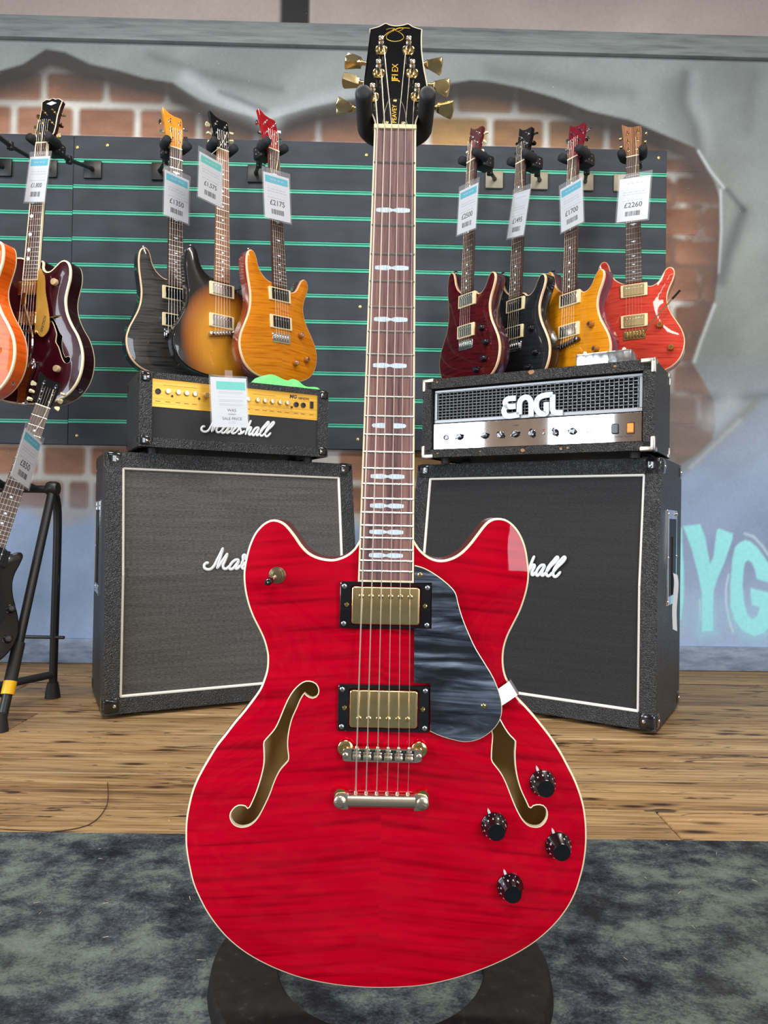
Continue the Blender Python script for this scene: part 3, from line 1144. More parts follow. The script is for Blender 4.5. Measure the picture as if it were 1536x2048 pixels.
HEAD = [(-21.6, 3.0), (-21.7, 12.4), (-23.4, 18.4), (-26.1, 24.4), (-30.4, 30.4), (-34.8, 37.7), (-36.6, 47.4), (-36.3, 54.9), (-34.9, 62.4), (-32.7, 77.5), (-31.0, 92.7), (-30.0, 108.0), (-29.6, 120.8), (-30.1, 132.4), (-20.3, 135.9), (-12.9, 140.4), (-7.6, 138.2), (-1.1, 137.3), (6.3, 138.6), (12.2, 140.3), (18.1, 136.3), (27.5, 133.2), (27.1, 119.7), (27.7, 103.0), (30.2, 81.5), (31.9, 71.5), (33.5, 61.6), (35.1, 50.5), (34.2, 39.3), (30.1, 31.9), (26.0, 25.7), (23.5, 19.5), (22.0, 13.4), (21.6, 3.0)]
HEAD_CORNERS = {0, 13, 21, 33}


def dense(P, corners=(), k=4):
    """open polyline through P, rounded except at the given corner indices"""
    out, start = [], 0
    cs = sorted(set(corners) | {0, len(P) - 1})
    for a, b in zip(cs[:-1], cs[1:]):
        seg = [(x, y, 0) for x, y in P[a:b + 1]]
        c = catmull(seg, k) if len(seg) > 2 else [Vector(q) for q in seg]
        out += [(p[0], p[1]) for p in c[:-1]]
    out.append(tuple(P[-1]))
    return out


def build_red_guitar():
    root = empty('semi_hollow_guitar', 'red flame-topped semi-hollow guitar hanging on the ring-based stand in front', 'guitar',
                 mat=T3(.0034, .742, .5785) @ RX(90.648) @ RZ(-.27))
    red = flame('red_flame_maple', (.52, .0002, .014), (.20, .0001, .006), 140, .35, strength=.78)
    red.node_tree.nodes['Principled BSDF'].inputs['Specular IOR Level'].default_value = .0
    red.node_tree.nodes['Principled BSDF'].inputs['Coat Weight'].default_value = .42
    side = material('mahogany_red_side', lin(84, 26, 30), .5, 0, .12, .18, .2)
    tan = noisy('bare_spruce', [(.3, lin(226, 190, 120)), (.7, lin(240, 210, 146))], scale=(60, 4, 4), nscale=1, rough=.7)
    O, zf = guitar_body(root, BODY, .046, .0075, .035, .0021, .006, (red, CREAM, side, CREAM, tan), [FHOLE_L, FHOLE_R], step=.008, ostep=.004)
    zt = lambda x, y: float(zf(np.array([[x, y]]))[0])
    # ---- neck and fretboard: surface falls from 13 mm (end) to 1 mm (nut) above the body edge plane
    yn, ye = .400, -.0722
    fz = lambda y: .013 - (y + .073) * .012 / .471
    hw = lambda y: .0219 + (yn - y) / (yn - ye) * (.0287 - .0219)
    maple = material('neck_lacquer', (.10, .03, .015), .25, 0, 1.0)
    neck_back(root, -.05, yn, .0270, .0214, fz(-.05) - .006, fz(yn) - .006, .017, maple)
    # fretboard with bound edges
    b = B()
    bb = .0019
    q = lambda s, y, dz=0: (s, y, fz(y) + dz)
    b.add([q(-hw(ye) + bb, ye + bb), q(hw(ye) - bb, ye + bb), q(hw(yn) - bb, yn), q(-hw(yn) + bb, yn),
           q(-hw(ye) + bb, ye + bb, -.006), q(hw(ye) - bb, ye + bb, -.006), q(hw(yn) - bb, yn, -.006), q(-hw(yn) + bb, yn, -.006)],
          [(0, 1, 2, 3), (7, 6, 5, 4), (0, 4, 5, 1), (1, 5, 6, 2), (2, 6, 7, 3), (3, 7, 4, 0)])
    fbd = b.build('fretboard', ROSE, root)
    b = B()
    for s in (-1, 1):
        a0, a1, w0, w1 = s * hw(ye), s * hw(yn), s * (hw(ye) - bb), s * (hw(yn) - bb)
        b.add([q(a0, ye, .0002), q(w0, ye, .0002), q(w1, yn, .0002), q(a1, yn, .0002), q(a0, ye, -.0062), q(w0, ye, -.0062), q(w1, yn, -.0062), q(a1, yn, -.0062)],
              [(0, 1, 2, 3), (7, 6, 5, 4), (0, 4, 5, 1), (1, 5, 6, 2), (2, 6, 7, 3), (3, 7, 4, 0)])
    b.add([q(-hw(ye) + bb, ye, .0002), q(hw(ye) - bb, ye, .0002), q(hw(ye) - bb, ye + bb, .0002), q(-hw(ye) + bb, ye + bb, .0002),
           q(-hw(ye) + bb, ye, -.0062), q(hw(ye) - bb, ye, -.0062), q(hw(ye) - bb, ye + bb, -.0062), q(-hw(ye) + bb, ye + bb, -.0062)],
          [(0, 1, 2, 3), (7, 6, 5, 4), (0, 4, 5, 1), (1, 5, 6, 2), (2, 6, 7, 3), (3, 7, 4, 0)])
    b.build('fretboard_binding', CREAM, fbd)
    L = (yn - (-.0611)) / (1 - 2 ** (-22 / 12))
    fy = [yn - L * (1 - 2 ** (-i / 12)) for i in range(25)]
    for i in range(1, 23):
        y = fy[i]
        w = hw(y) - .0011
        prof = [(-.00125, 0), (-.0010, .0007), (0, .00115), (.0010, .0007), (.00125, 0)]
        V = [(-w, y + a, fz(y) + c) for a, c in prof] + [(w, y + a, fz(y) + c) for a, c in prof]
        Fs = [(k, k + 1, k + 6, k + 5) for k in range(4)] + [(0, 5, 9, 4), (0, 1, 2, 3, 4), (9, 8, 7, 6, 5)]
        mk('fret', V, Fs, FRETM, root, 40)
    # split-wing pearl inlays
    half = [(0, .00125), (.0012, .00135), (.0030, .0022), (.0055, .0026), (.011, .0025), (.0165, .0019), (.0175, .0014)]
    full = half + [(x, -y) for x, y in half[::-1]]
    full = full + [(-x, y) for x, y in full[1:-1][::-1]]
    ring = [(x, y) for x, y in half] + [(x, -y) for x, y in half[::-1]] + [(-x, -y) for x, y in half[1:]] + [(-x, y) for x, y in half[::-1][:-1]]
    me = B().add(*prism(ring, -.0004, .00025)).mesh('inlay', PEARL)
    me2 = B().add(*prism([(.0042, .0026), (.009, .0027), (.0165, .0019), (.0180, .0), (.0165, -.0019), (.009, -.0027), (.0042, -.0026)], -.0004, .00025)).mesh('inlay', PEARL)
    for f in (3, 5, 7, 9, 15, 17, 19, 21):
        y = (fy[f] + fy[f - 1]) / 2
        link('inlay', me, root, (-.0005, y, fz(y)))
    y = (fy[12] + fy[11]) / 2
    link('inlay', me2, root, (0, y, fz(y)))
    link('inlay', me2, root, mat=T3(0, y, fz(y)) @ RZ(180))
    B().add(*rbox((-.0222, yn - .0005, fz(yn) - .006), (.0222, yn + .0042, fz(yn) + .0022), .0008)).build('nut', BONE, root, 40)
    # ---- headstock, leaning back 13 degrees
    hm = T3(0, .398, -.003) @ RX(-13)
    hp = dense(HEAD, HEAD_CORNERS)
    hp = [(x * .001, y * .001) for x, y in hp]
    hs = B().add(*prism(hp, -.0150, -.0022)).build('headstock', maple, root, 50, m=hm)
    O2 = np.array(hp)
    if np.sum(O2[:, 0] * np.roll(O2[:, 1], -1) - np.roll(O2[:, 0], -1) * O2[:, 1]) < 0:
        O2 = O2[::-1]
    mk('head_binding', *prism([tuple(p) for p in O2], -.0022, -.0002), CREAM, hs)
    I2 = inset(O2, .0013)
    ebony = material('black_head_lacquer', (.003, .003, .0035), .2, 0, .6, .2)
    mk('head_face', *prism([tuple(p) for p in I2], -.0018, .0002), ebony, hs)
    # truss-rod cover with white edge
    trc = [(-11.4, 6.0), (-12.5, 16.2), (-11.2, 26.0), (-8.8, 35.8), (-6.8, 39.5), (-0.8, 42.8), (5.1, 39.2), (8.3, 32.5), (10.5, 24.1), (11.4, 15.6), (11.2, 6.0)]
    c = smooth_loop([(x * .001, y * .001) for x, y in trc], .002)
    tc = mk('truss_rod_cover', *prism([tuple(p) for p in inset(c, .0005)], .0003, .0018), BLACKP, hs)
    mk('cover_edge', *prism([tuple(p) for p in c], .0002, .0012), IVORY, tc)
    sm = screw_mesh(.0019, .0012, GOLD)
    for x, y in ((-.0008, .0379), (-.0088, .0101), (.0083, .0101)):
        link('screw', sm, tc, (x, y, .0018))
    link('lettering', text_mesh('PEAVEY', .0066, GOLDINK, .00012, .00006, spacing=1.02), hs, mat=T3(-.0010, .0215, .0020) @ RZ(90))
    link('lettering', text_mesh('JF1', .0092, GOLDINK, .00012, .00020, spacing=.92), hs, mat=T3(-.0011, .0692, .0004) @ RZ(90))
    link('lettering', text_mesh('EX', .0092, GOLDINK, .00012, 0.0, spacing=.95), hs, mat=T3(-.0011, .0812, .0004) @ RZ(90))
    link('lettering', text_mesh('TM', .0016, GOLDINK, .0001), hs, mat=T3(.0105, .1195, .0004))
    sig = [[(-17.8, 116.6), (-14.7, 121.2), (-10.5, 126.4), (-5.3, 130.2), (-3.2, 132.5), (-3.7, 129.8), (-5.8, 128.5), (-9.5, 125.8), (-11.5, 122.5), (-10.9, 118.7), (-6.1, 116.0), (0.3, 115.8), (5.5, 118.1), (7.4, 121.7), (5.4, 125.5), (1.1, 128.7), (-2.1, 130.3), (1.1, 132.6), (5.3, 133.3), (6.4, 132.1), (2.2, 129.3), (0.1, 129.0)],
           [(-11.7, 131.0), (-7.5, 132.7), (-2.7, 132.5), (-4.7, 129.8), (1.1, 133.2), (7.5, 133.6), (13.9, 133.3)]]
    b = B()
    for s_ in sig:
        b.add(*tube(catmull([(x * .001, y * .001, .0005) for x, y in s_], 5), .00027, 5))
    b.build('signature', GOLDINK, hs)
    # ---- tuners
    washer = B().add(*lathe([(.0066, .0), (.0066, .0010), (.0056, .0016), (.0056, .0016), (.0048, .0034), (.0030, .0036)], 20)).mesh('bushing', GOLD, 35)
    post = B().add(*lathe([(.0029, 0), (.0029, .0105), (.0020, .0115), (.0018, .0128), (.0026, .0136), (.0029, .0150), (.0026, .0163), (.0012, .0172)], 16)).mesh('post', NICKEL, 40)
    kb = prism([(0, -.0040), (.004, -.0046), (.010, -.0066), (.0165, -.0088), (.0178, -.0060), (.0182, 0), (.0178, .0060), (.0165, .0088), (.010, .0066), (.004, .0046), (0, .0040)], -.0042, .0042, .0022)
    kb2 = B().add(*kb)
    button = kb2.mesh('button', GOLDD, 35)
    shaft = B().add(*tube([(-.006, 0, 0), (.002, 0, 0)], .0022, 10)).add(*tube([(-.001, 0, 0), (.0005, 0, 0)], .0032, 12)).mesh('shaft', GOLD, 40)
    P6 = [(-16.7, 103.7, -46.6, 92.7, 12), (-18.9, 73.5, -48.5, 67.2, 78), (-24.5, 43.3, -54.2, 34.0, -38), (12.6, 104.2, 40.7, 92.9, 42), (16.9, 74.4, 48.8, 65.2, 30), (22.1, 44.5, 53.0, 36.6, 60)]
    for (px, py, bx, by, tw) in P6:
        t = link('tuner', washer, root, mat=hm @ T3(px * .001, py * .001, .0002))
        link('post', post, t)
        sg = 1 if bx > 0 else -1
        edge = abs(bx) - 8.5
        d = T3((sg * edge - px) * .001, (by + 4 - py) * .001, -.0095) @ (RZ(0) if sg > 0 else RZ(180)) @ RZ(-9) @ RX(tw)
        link('button', button, t, mat=d)
        link('shaft', shaft, t, mat=d)
        # machine box behind the head
        V, Fs = rbox((-.008, -.009, -.027), (.008, .009, -.0155), .002)
        mk('gear_box', V, Fs, GOLDD, t, 40)
    # ---- pickups
    zr = .0062
    ringP = lambda w, h, r: [(sx * (w - r) + r * math.cos(a), sy * (h - r) + r * math.sin(a)) for sx, sy, a0 in ((1, 1, 0), (-1, 1, 90), (-1, -1, 180), (1, -1, 270)) for a in [math.radians(a0 + 30 * k) for k in range(4)]]
    for (cy, poles) in ((-.0963, .0098), (-.2023, -.0098)):
        outer, outer2, inn = ringP(.0470, .0240, .002), ringP(.0462, .0232, .002), ringP(.0362, .0205, .003)
        top = .0125
        A_ = lambda l, z: np.array([(x, y, z) for x, y in l])
        V, Fs = bridge_loops([A_(outer, zr - .003), A_(outer, top - .0008), A_(outer2, top), A_(inn, top), A_(inn, zr - .002)])
        pk = mk('pickup_ring', V, Fs, BLACKP, root, 30, loc=(.0004, cy, 0))
        cov = mk('cover', *prism(ringP(.0350, .0193, .0028), .004, .0152, .0014, 3), GOLDC, pk, 40)
        pm = screw_mesh(.0028, .0012, GOLD)
        for i in range(6):
            link('pole_screw', pm, pk, mat=T3((i - 2.5) * .0100, poles, .0151) @ RZ(30 + 47 * i))
        cs = screw_mesh(.0026, .0014, SCREWM, True, True)
        for sx in (-1, 1):
            for sy in (-1, 1):
                link('corner_screw', cs, pk, (sx * .0428, sy * .0192, top))
        hsx = screw_mesh(.0026, .0022, GOLD, True, True)
        for sx in (-1, 1):
            link('height_screw', hsx, pk, (sx * .0402, .0002, top))
    # ---- pickguard
    pgm = material('black_pickguard_painted_reflection', (.02, .022, .028), .08, 0, 1.0)
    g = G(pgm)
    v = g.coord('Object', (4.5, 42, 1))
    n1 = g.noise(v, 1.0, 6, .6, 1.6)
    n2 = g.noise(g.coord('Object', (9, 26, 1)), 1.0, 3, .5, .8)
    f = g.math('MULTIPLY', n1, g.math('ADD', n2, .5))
    g.color(g.ramp(f, [(.40, (.008, .010, .014)), (.50, (.030, .037, .052)), (.60, (.095, .115, .155)), (.74, (.28, .33, .41))]))  # pale streaks imitate a reflection, painted into the black plastic
    curve = [(p[0] * .001, p[1] * .001) for p in catmull([(x, y, 0) for x, y in PGUARD], 4)]
    inner = [(x * .001, y * .001) for x, y in PGUARD_IN]
    poly = curve + inner
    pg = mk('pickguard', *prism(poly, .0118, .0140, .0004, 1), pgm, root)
    # white ply showing all along the free edge
    b = B()
    cc = np.array(curve)
    tn = np.gradient(cc, axis=0)
    tn /= np.linalg.norm(tn, axis=1)[:, None]
    nn = np.stack([-tn[:, 1], tn[:, 0]], 1)
    if (nn[len(nn) // 2] @ (cc[len(cc) // 2] - np.array([.05, -.15]))) < 0:
        nn = -nn
    outl = cc + nn * .0009
    k = len(cc)
    V = [(*p, .0132) for p in cc] + [(*p, .0130) for p in outl] + [(*p, .0119) for p in outl]
    Fs = [(i, i + 1, k + i + 1, k + i) for i in range(k - 1)] + [(k + i, k + i + 1, 2 * k + i + 1, 2 * k + i) for i in range(k - 1)]
    b.add(V, Fs)
    b.build('white_edge', IVORY, pg)
    ps = screw_mesh(.0027, .0016, GOLD, True, True)
    link('screw', ps, pg, (.1029, -.1967, .0140))
    link('screw', ps, pg, (.0352, -.0637, .0140))
    # bracket bent round the waist of the body
    p0, p1, p2, p3 = Vector((.1135, -.1830, 0)), Vector((.1292, -.1735, 0)), Vector((.1385, -.1880, 0)), Vector((.1230, -.1965, 0))
    V = []
    for z, ex in ((.0105, 0), (.0100, 0)):
        pass
    aL = [Vector((.112, -.1838, .0112)), Vector((.121, -.1785, .0085)), Vector((.1300, -.1730, .0052)), Vector((.1322, -.1717, .0018)), Vector((.1324, -.1716, -.014))]
    aR = [Vector((.1205, -.1980, .0112)), Vector((.130, -.1925, .0085)), Vector((.1392, -.1872, .0052)), Vector((.1414, -.1860, .0018)), Vector((.1416, -.1859, -.014))]
    th = Vector((.0002, .0001, .0009))
    n = len(aL)
    V = [*aL, *aR, *[p - th for p in aL], *[p - th for p in aR]]
    Fs = [(i, i + 1, n + i + 1, n + i) for i in range(n - 1)] + [(2 * n + i, 3 * n + i, 3 * n + i + 1, 2 * n + i + 1) for i in range(n - 1)]
    Fs += [(i, 2 * n + i, 2 * n + i + 1, i + 1) for i in range(n - 1)] + [(n + i, n + i + 1, 3 * n + i + 1, 3 * n + i) for i in range(n - 1)]
    mk('pickguard_bracket', [tuple(p) for p in V], Fs, material('satin_nickel', (.42, .45, .47), .4, 1.0), root, 30)
    # ---- bridge
    by = -.2478
    br = root
    bar = [(-.0405, by - .0005), (-.0385, by - .0058), (-.0335, by - .0072), (.0335, by - .0072), (.0385, by - .0058), (.0405, by - .0005), (.0385, by + .0048), (.0335, by + .0062), (-.0335, by + .0062), (-.0385, by + .0048)]
    bar = [tuple(p) for p in smooth_loop([(x, y) for x, y in bar], .004)]
    bo = mk('bridge', *prism(bar, .0125, .0185, .0010), NICKEL, root, 40)
    sad = B().add(*rbox((-.0042, -.0046, -.003), (.0042, .0000, .0022), .0006)).add(*rbox((-.0042, .0, -.003), (.0042, .0036, .0008), .0005))
    sad.add(*rbox((-.0026, .0036, -.0002), (.0026, .0062, .0006), .0003))
    sme = sad.mesh('saddle', NICKEL, 40)
    slot = B().add(*rbox((-.0052, -.0056, -.001), (.0052, .0050, .0002))).mesh('saddle_slot', BLACKM)
    for i in range(6):
        x = -.0261 + i * .01068
        link('saddle_slot', slot, bo, (x, by - .0002, .0185))
        link('saddle', sme, bo, (x, by - .0002 - .0006 * i * .5, .0192))
        mk('adjusting_screw', *lathe([(.0018, 0), (.0018, .0014), (.0012, .0022)], 10), NICKEL, bo, 40, m=T3(x, by + .0062, .0170) @ RX(-90))
    for sx in (-1, 1):
        mk('post', *lathe([(.0042, 0), (.0042, .0052), (.0078, .0053), (.0082, .0062), (.0082, .0078), (.0074, .0084), (.003, .0086), (.003, .0130)], 20), GOLD, bo, 40, loc=(sx * .0378, by + .0040, .0050))
        link('screw', screw_mesh(.0029, .0012, NICKEL), bo, mat=T3(sx * .0376, by - .0012, .0185) @ RZ(70))
    # ---- stop tailpiece
    ty = -.2968
    prof = [(-.0072, .0085), (-.0076, .0115), (-.0066, .0150), (-.0040, .0172), (0, .0180), (.0045, .0166), (.0068, .0135), (.0070, .0105), (.0060, .0085)]
    V, Fs = [], []
    xs = [-.0345, .0345]
    for x in xs:
        V += [(x, ty + a, z) for a, z in prof]
    m_ = len(prof)
    Fs = [(k, (k + 1) % m_, m_ + (k + 1) % m_, m_ + k) for k in range(m_)] + [tuple(range(m_))[::-1], tuple(range(m_, 2 * m_))]
    tp = mk('tailpiece', V, Fs, NICKEL, root, 40)
    for sx in (-1, 1):
        ear = [(0, -.0088), (.0075, -.0086), (.0125, -.006), (.0150, -.001), (.0148, .004), (.012, .0082), (.006, .0090), (0, .0086)]
        mk('lug', *prism([(x * sx + sx * .0335, y + ty) for x, y in ear], .0085, .0160, .001), NICKEL, tp, 40)
        link('stud_screw', screw_mesh(.0064, .0026, NICKEL), tp, mat=T3(sx * .0423, ty - .0008, .0160) @ RZ(2 if sx < 0 else -30))
        mk('stud', *lathe([(.0062, .002), (.0062, .0045), (.0046, .005), (.0046, .0075), (.0062, .008), (.0060, .0150)], 18), GOLD, tp, 40, loc=(sx * .0423, ty + .0062, .0))
    # ---- strings
    sx_n = [-.0186, -.0112, -.0039, .0033, .0107, .0181]
    sx_b = [-.0261, -.0154, -.0047, .0060, .0166, .0273]
    rad = [.00062, .00050, .00040, .00029, .00023, .00019]
    order = [(-18.9, 73.5), None]
    tp_pts = {0: P6[2], 1: P6[1], 2: P6[0], 3: P6[3], 4: P6[4], 5: P6[5]}
    for i in range(6):
        pp = tp_pts[i]
        ps_ = hm @ Vector(((pp[0] + (2.6 if i < 3 else -2.6)) * .001, pp[1] * .001, .0062))
        path = [tuple(ps_), (sx_n[i], yn + .0035, fz(yn) + .0026), (sx_n[i], yn - .0008, fz(yn) + .0024), (sx_b[i], by - .0008, .0218), (sx_b[i] - .0003, ty + .0075, .0135)]
        b = B().add(*tube(path, rad[i] * 1.25, 6))
        for k in range(3):
            ctr = hm @ Vector((pp[0] * .001, pp[1] * .001, .0052 + .0013 * k))
        b.build('string', STEEL, root, 50)
        ball = mk('string_end', *lathe([(.0012, -.001), (.0019, 0), (.0012, .001)], 8), STEEL, tp, 40, loc=(sx_b[i] - .0003, ty + .0078, .0128))
    # ---- knobs
    kn = lathe([(.0137, 0), (.0137, .0012), (.0128, .0022), (.0092, .0155), (.0086, .0164), (.0050, .0166)], 28)
    knm = material('black_knob', (.008, .004, .006), .2, 0, .5, .3)
    kme = B().add(*kn).mesh('knob', knm, 35)
    cap = B().add(*lathe([(.0085, .0164), (.0084, .0168), (.0035, .0167)], 24)).mesh('knob_cap', material('matt_black_cap', (.005, .005, .006), .5, spec=.15), 40)
    ptr = B().add(*prism([(-.0014, .0), (.0014, .0), (.0012, .0040), (.0, .0068), (-.0012, .0040)], .0, .0007)).mesh('pointer', material('pale_pointer', (.86, .80, .84), .3, .3))
    digits = [text_mesh(str(d), .0032, WHITEP, .00006, .00006) for d in range(11)]
    tick = B().add(*rbox((-.00022, -.0008, 0), (.00022, .0008, .0001))).mesh('tick', WHITEP)
    for (x, y, rot) in ((.1669, -.2778, 0), (.1172, -.3220, 60), (.1846, -.3422, 190), (.1352, -.3850, 95)):
        z0 = zt(x, y)
        k = link('knob', kme, root, (x, y, z0 + .0006))
        link('knob_cap', cap, k)
        num = B()
        slope = math.degrees(math.atan2(.0133, .0036))
        for d in range(11):
            a = 240 + rot - d * 28
            mloc = RZ(a) @ T3(.01105, 0, .0090) @ RY(90 - (90 - slope) ) @ RZ(90)
            mm_ = digits[d]
            mloc = RZ(a) @ T3(.01125, 0, .0088) @ RY(slope - 0) @ RZ(90)
            num.add([v.co for v in mm_.vertices], [p.vertices[:] for p in mm_.polygons], mloc)
            num.add([v.co for v in tick.vertices], [p.vertices[:] for p in tick.polygons], RZ(a + 14) @ T3(.0127, 0, .0032) @ RY(slope) @ RZ(90))
        num.build('numerals', WHITEP, k)
        link('pointer', ptr, k, mat=T3(-.0048, .0118, .0002) @ RZ(20))
    # ---- pickup selector
    tx, ty_ = -.1126, -.0679
    z0 = zt(tx, ty_)
    tg = mk('selector_switch', *lathe([(.0088, 0), (.0088, .0010), (.0080, .0018), (.0072, .0019), (.0066, .0030), (.0056, .0032), (.0050, .0046), (.0036, .0048)], 26), material('antique_brass', (.42, .34, .22), .28, 1.0), root, 30, loc=(tx, ty_, z0))
    lean = RX(20) @ RY(-22)
    mk('switch_shaft', *lathe([(.0022, .002), (.0020, .012)], 12), NICKEL, tg, 40, m=lean)
    mk('switch_tip', *lathe([(.0022, .010), (.0034, .0125), (.0038, .0170), (.0034, .0205), (.0018, .0224)], 16), BLACKP, tg, 40, m=lean)
    return root


build_red_guitar()


# ------------------------------------------------------------------ ring-based stand that carries it
def build_ring_stand():
    c = Vector((.005, .885, .0))
    root = empty('guitar_stand', 'black guitar stand with flat ring base and foam yoke', 'guitar stand', loc=c)
    ringm = noisy('dusty_black_steel', [(.35, (.007, .006, .0055)), (.62, (.012, .010, .009)), (.80, (.05, .045, .04))], nscale=70, detail=8, rough=.75, bump=.1, bscale=300, spec=.2)
    n = 72
    prof = [(.126, .009), (.126, .026), (.128, .028), (.203, .028), (.2055, .0255), (.2085, .009)]
    loops = [np.array([(r * math.cos(t), r * math.sin(t), z) for t in np.linspace(0, 2 * math.pi, n, endpoint=False)]) for r, z in prof + [prof[0]]]
    mk('ring_base', *bridge_loops(loops), ringm, root, 35)
    py = .176
    mk('pole', *lathe([(.022, .026), (.022, .036), (.0125, .037), (.0125, .93), (.016, .931), (.016, .955), (.010, .957)], 20), BLACKM, root, 40, loc=(0, py, 0))
    ph = Vector((0, py, .95))
    mk('arm', *tube([(0, py, .945), (0, py - .05, .985), (0, -.060, 1.0), (0, -.075, 1.0)], .008, 12), BLACKM, root, 40)
    up = []
    for a in range(0, 181, 15):
        up.append((-.0325 * math.cos(math.radians(a)), -.112 + .030 * math.sin(math.radians(a)), 1.0))
    L_ = [(-.0325, -.171, 1.001)] + [(-.0325, -.145, 1.0)] + up + [(.0325, -.145, 1.0), (.0325, -.171, 1.001)]
    yk = mk('yoke_foam', *tube(catmull(L_, 3), .0086, 16), BLACKR, root, 50)
    for s in (-1, 1):
        mk('end_cap', *lathe([(.0086, 0), (.0082, .0022), (.0066, .0044), (.003, .0054)], 16), RUBBER, yk, 40, m=T3(s * .0325, -.171, 1.001) @ RX(90))
    # lower rest behind the body
    mk('rest_arm', *tube([(0, py, .30), (0, .05, .30), (0, -.02, .30)], .007, 10), BLACKM, root, 40)
    mk('rest_bar', *tube([(-.11, -.083, .30), (-.06, -.045, .30), (0, -.02, .30), (.06, -.045, .30), (.11, -.083, .30)], .0085, 12), BLACKR, root, 40)


build_ring_stand()


# ------------------------------------------------------------------ hung guitars
DC_BODY = [(28, 180), (45, 168), (62, 167), (79, 178), (92, 199), (104, 217), (118, 223), (130, 214), (133, 196), (126, 172), (115, 147), (108, 120), (110, 92), (120, 62), (138, 30), (154, -2), (162, -36), (158, -72), (143, -104), (115, -128), (75, -142), (30, -148), (0, -149), (-30, -148), (-75, -142), (-115, -128), (-143, -104), (-158, -72), (-162, -36), (-154, -2), (-138, 32), (-123, 65), (-115, 97), (-113, 130), (-117, 165), (-122, 203), (-123, 238), (-118, 264), (-106, 277), (-92, 273), (-83, 256), (-77, 232), (-66, 210), (-50, 195), (-37, 188), (-28, 186)]
FL_BODY = [(28, 182), (36, 172), (48, 170), (58, 178), (70, 182), (78, 172), (76, 145), (72, 118), (74, 90), (84, 60), (100, 30), (116, -2), (126, -36), (124, -72), (112, -104), (90, -128), (60, -142), (30, -148), (0, -149), (-30, -148), (-75, -142), (-115, -128), (-143, -104), (-158, -72), (-162, -36), (-154, -2), (-138, 32), (-122, 65), (-113, 97), (-110, 130), (-104, 165), (-100, 200), (-96, 222), (-84, 228), (-72, 215), (-58, 196), (-40, 188), (-28, 186)]
DC_HEAD = [(-21, 0), (-23.5, 14), (-29, 40), (-33, 75), (-36, 110), (-39, 137), (-37, 140), (-30, 133), (-16, 122), (2, 117), (18, 118), (27, 117), (29, 108), (29.5, 85), (28, 50), (23.5, 14), (21, 0)]


def bird(sz):
    w = [(-1, .15), (-.55, .42), (-.2, .25), (.05, .5), (.25, .22), (.6, .36), (1, .05), (.5, -.05), (.2, -.18), (.05, -.5), (-.12, -.15), (-.5, .02)]
    return [(x * sz, y * sz * .8) for x, y in w]


def strings(root, top, nut, brd, tail, xn, xb, zn, zb, r=.00045):
    for i in range(6):
        a = -xn + 2 * xn * i / 5
        b_ = -xb + 2 * xb * i / 5
        path = [(a * 1.1, top, zn - .004), (a, nut, zn), (b_, brd, zb), (b_, tail, zb - .006)]
        B().add(*tube(path, r * (1.25 - .12 * i), 4)).build('string', STEEL, root)


def tuners(root, hm, spots, metal, button_mat, round_=False):
    w = B().add(*lathe([(.0052, 0), (.0050, .0015), (.0026, .002), (.0024, .012), (.0030, .0125), (.0018, .0138)], 10)).mesh('tuner', metal, 40)
    if round_:
        k = B().add(*lathe([(.002, 0), (.0045, .003), (.0075, .009), (.0070, .0115), (.003, .0125)], 10), m=RY(90)).mesh('button', button_mat, 40)
    else:
        k = B().add(*prism([(0, -.003), (.006, -.0045), (.012, -.0080), (.0155, -.0055), (.0162, 0), (.0155, .0055), (.012, .0080), (.006, .0045), (0, .003)], -.0032, .0032, .0012, 1)).mesh('button', button_mat, 40)
    for (x, y, bx, tw) in spots:
        t = link('tuner', w, root, mat=hm @ T3(x, y, 0))
        sg = 1 if bx > 0 else -1
        link('button', k, t, mat=T3(bx - x, -.006, -.010) @ (RZ(0) if sg > 0 else RZ(180)) @ RX(tw))


def humbucker(root, x, y, z, ringm, coverm, style):
    rp = lambda w, h, r: [(sx * (w - r) + r * math.cos(a), sy * (h - r) + r * math.sin(a)) for sx, sy, a0 in ((1, 1, 0), (-1, 1, 90), (-1, -1, 180), (1, -1, 270)) for a in [math.radians(a0 + 45 * k) for k in range(3)]]
    r = mk('pickup', *prism(rp(.0445, .0225, .002), z - .008, z, .001, 1), ringm, root, 40, loc=(x, y, 0))
    if style == 'cover':
        mk('cover', *prism(rp(.0345, .0185, .002), z - .002, z + .0032, .001, 1), coverm, r, 40)
    else:
        mk('coil', *prism(rp(.0345, .0185, .002), z - .002, z + .0022, .0006, 1), coverm, r, 40)
    pm = B().add(*lathe([(.0024, 0), (.0022, .0010), (.001, .0012)], 8)).mesh('pole_piece', CHROME if style != 'gold' else GOLD, 40)
    for i in range(6):
        link('pole_piece', pm, r, ((i - 2.5) * .0100, .0085, z + (.0032 if style == 'cover' else .0022)))
    return r


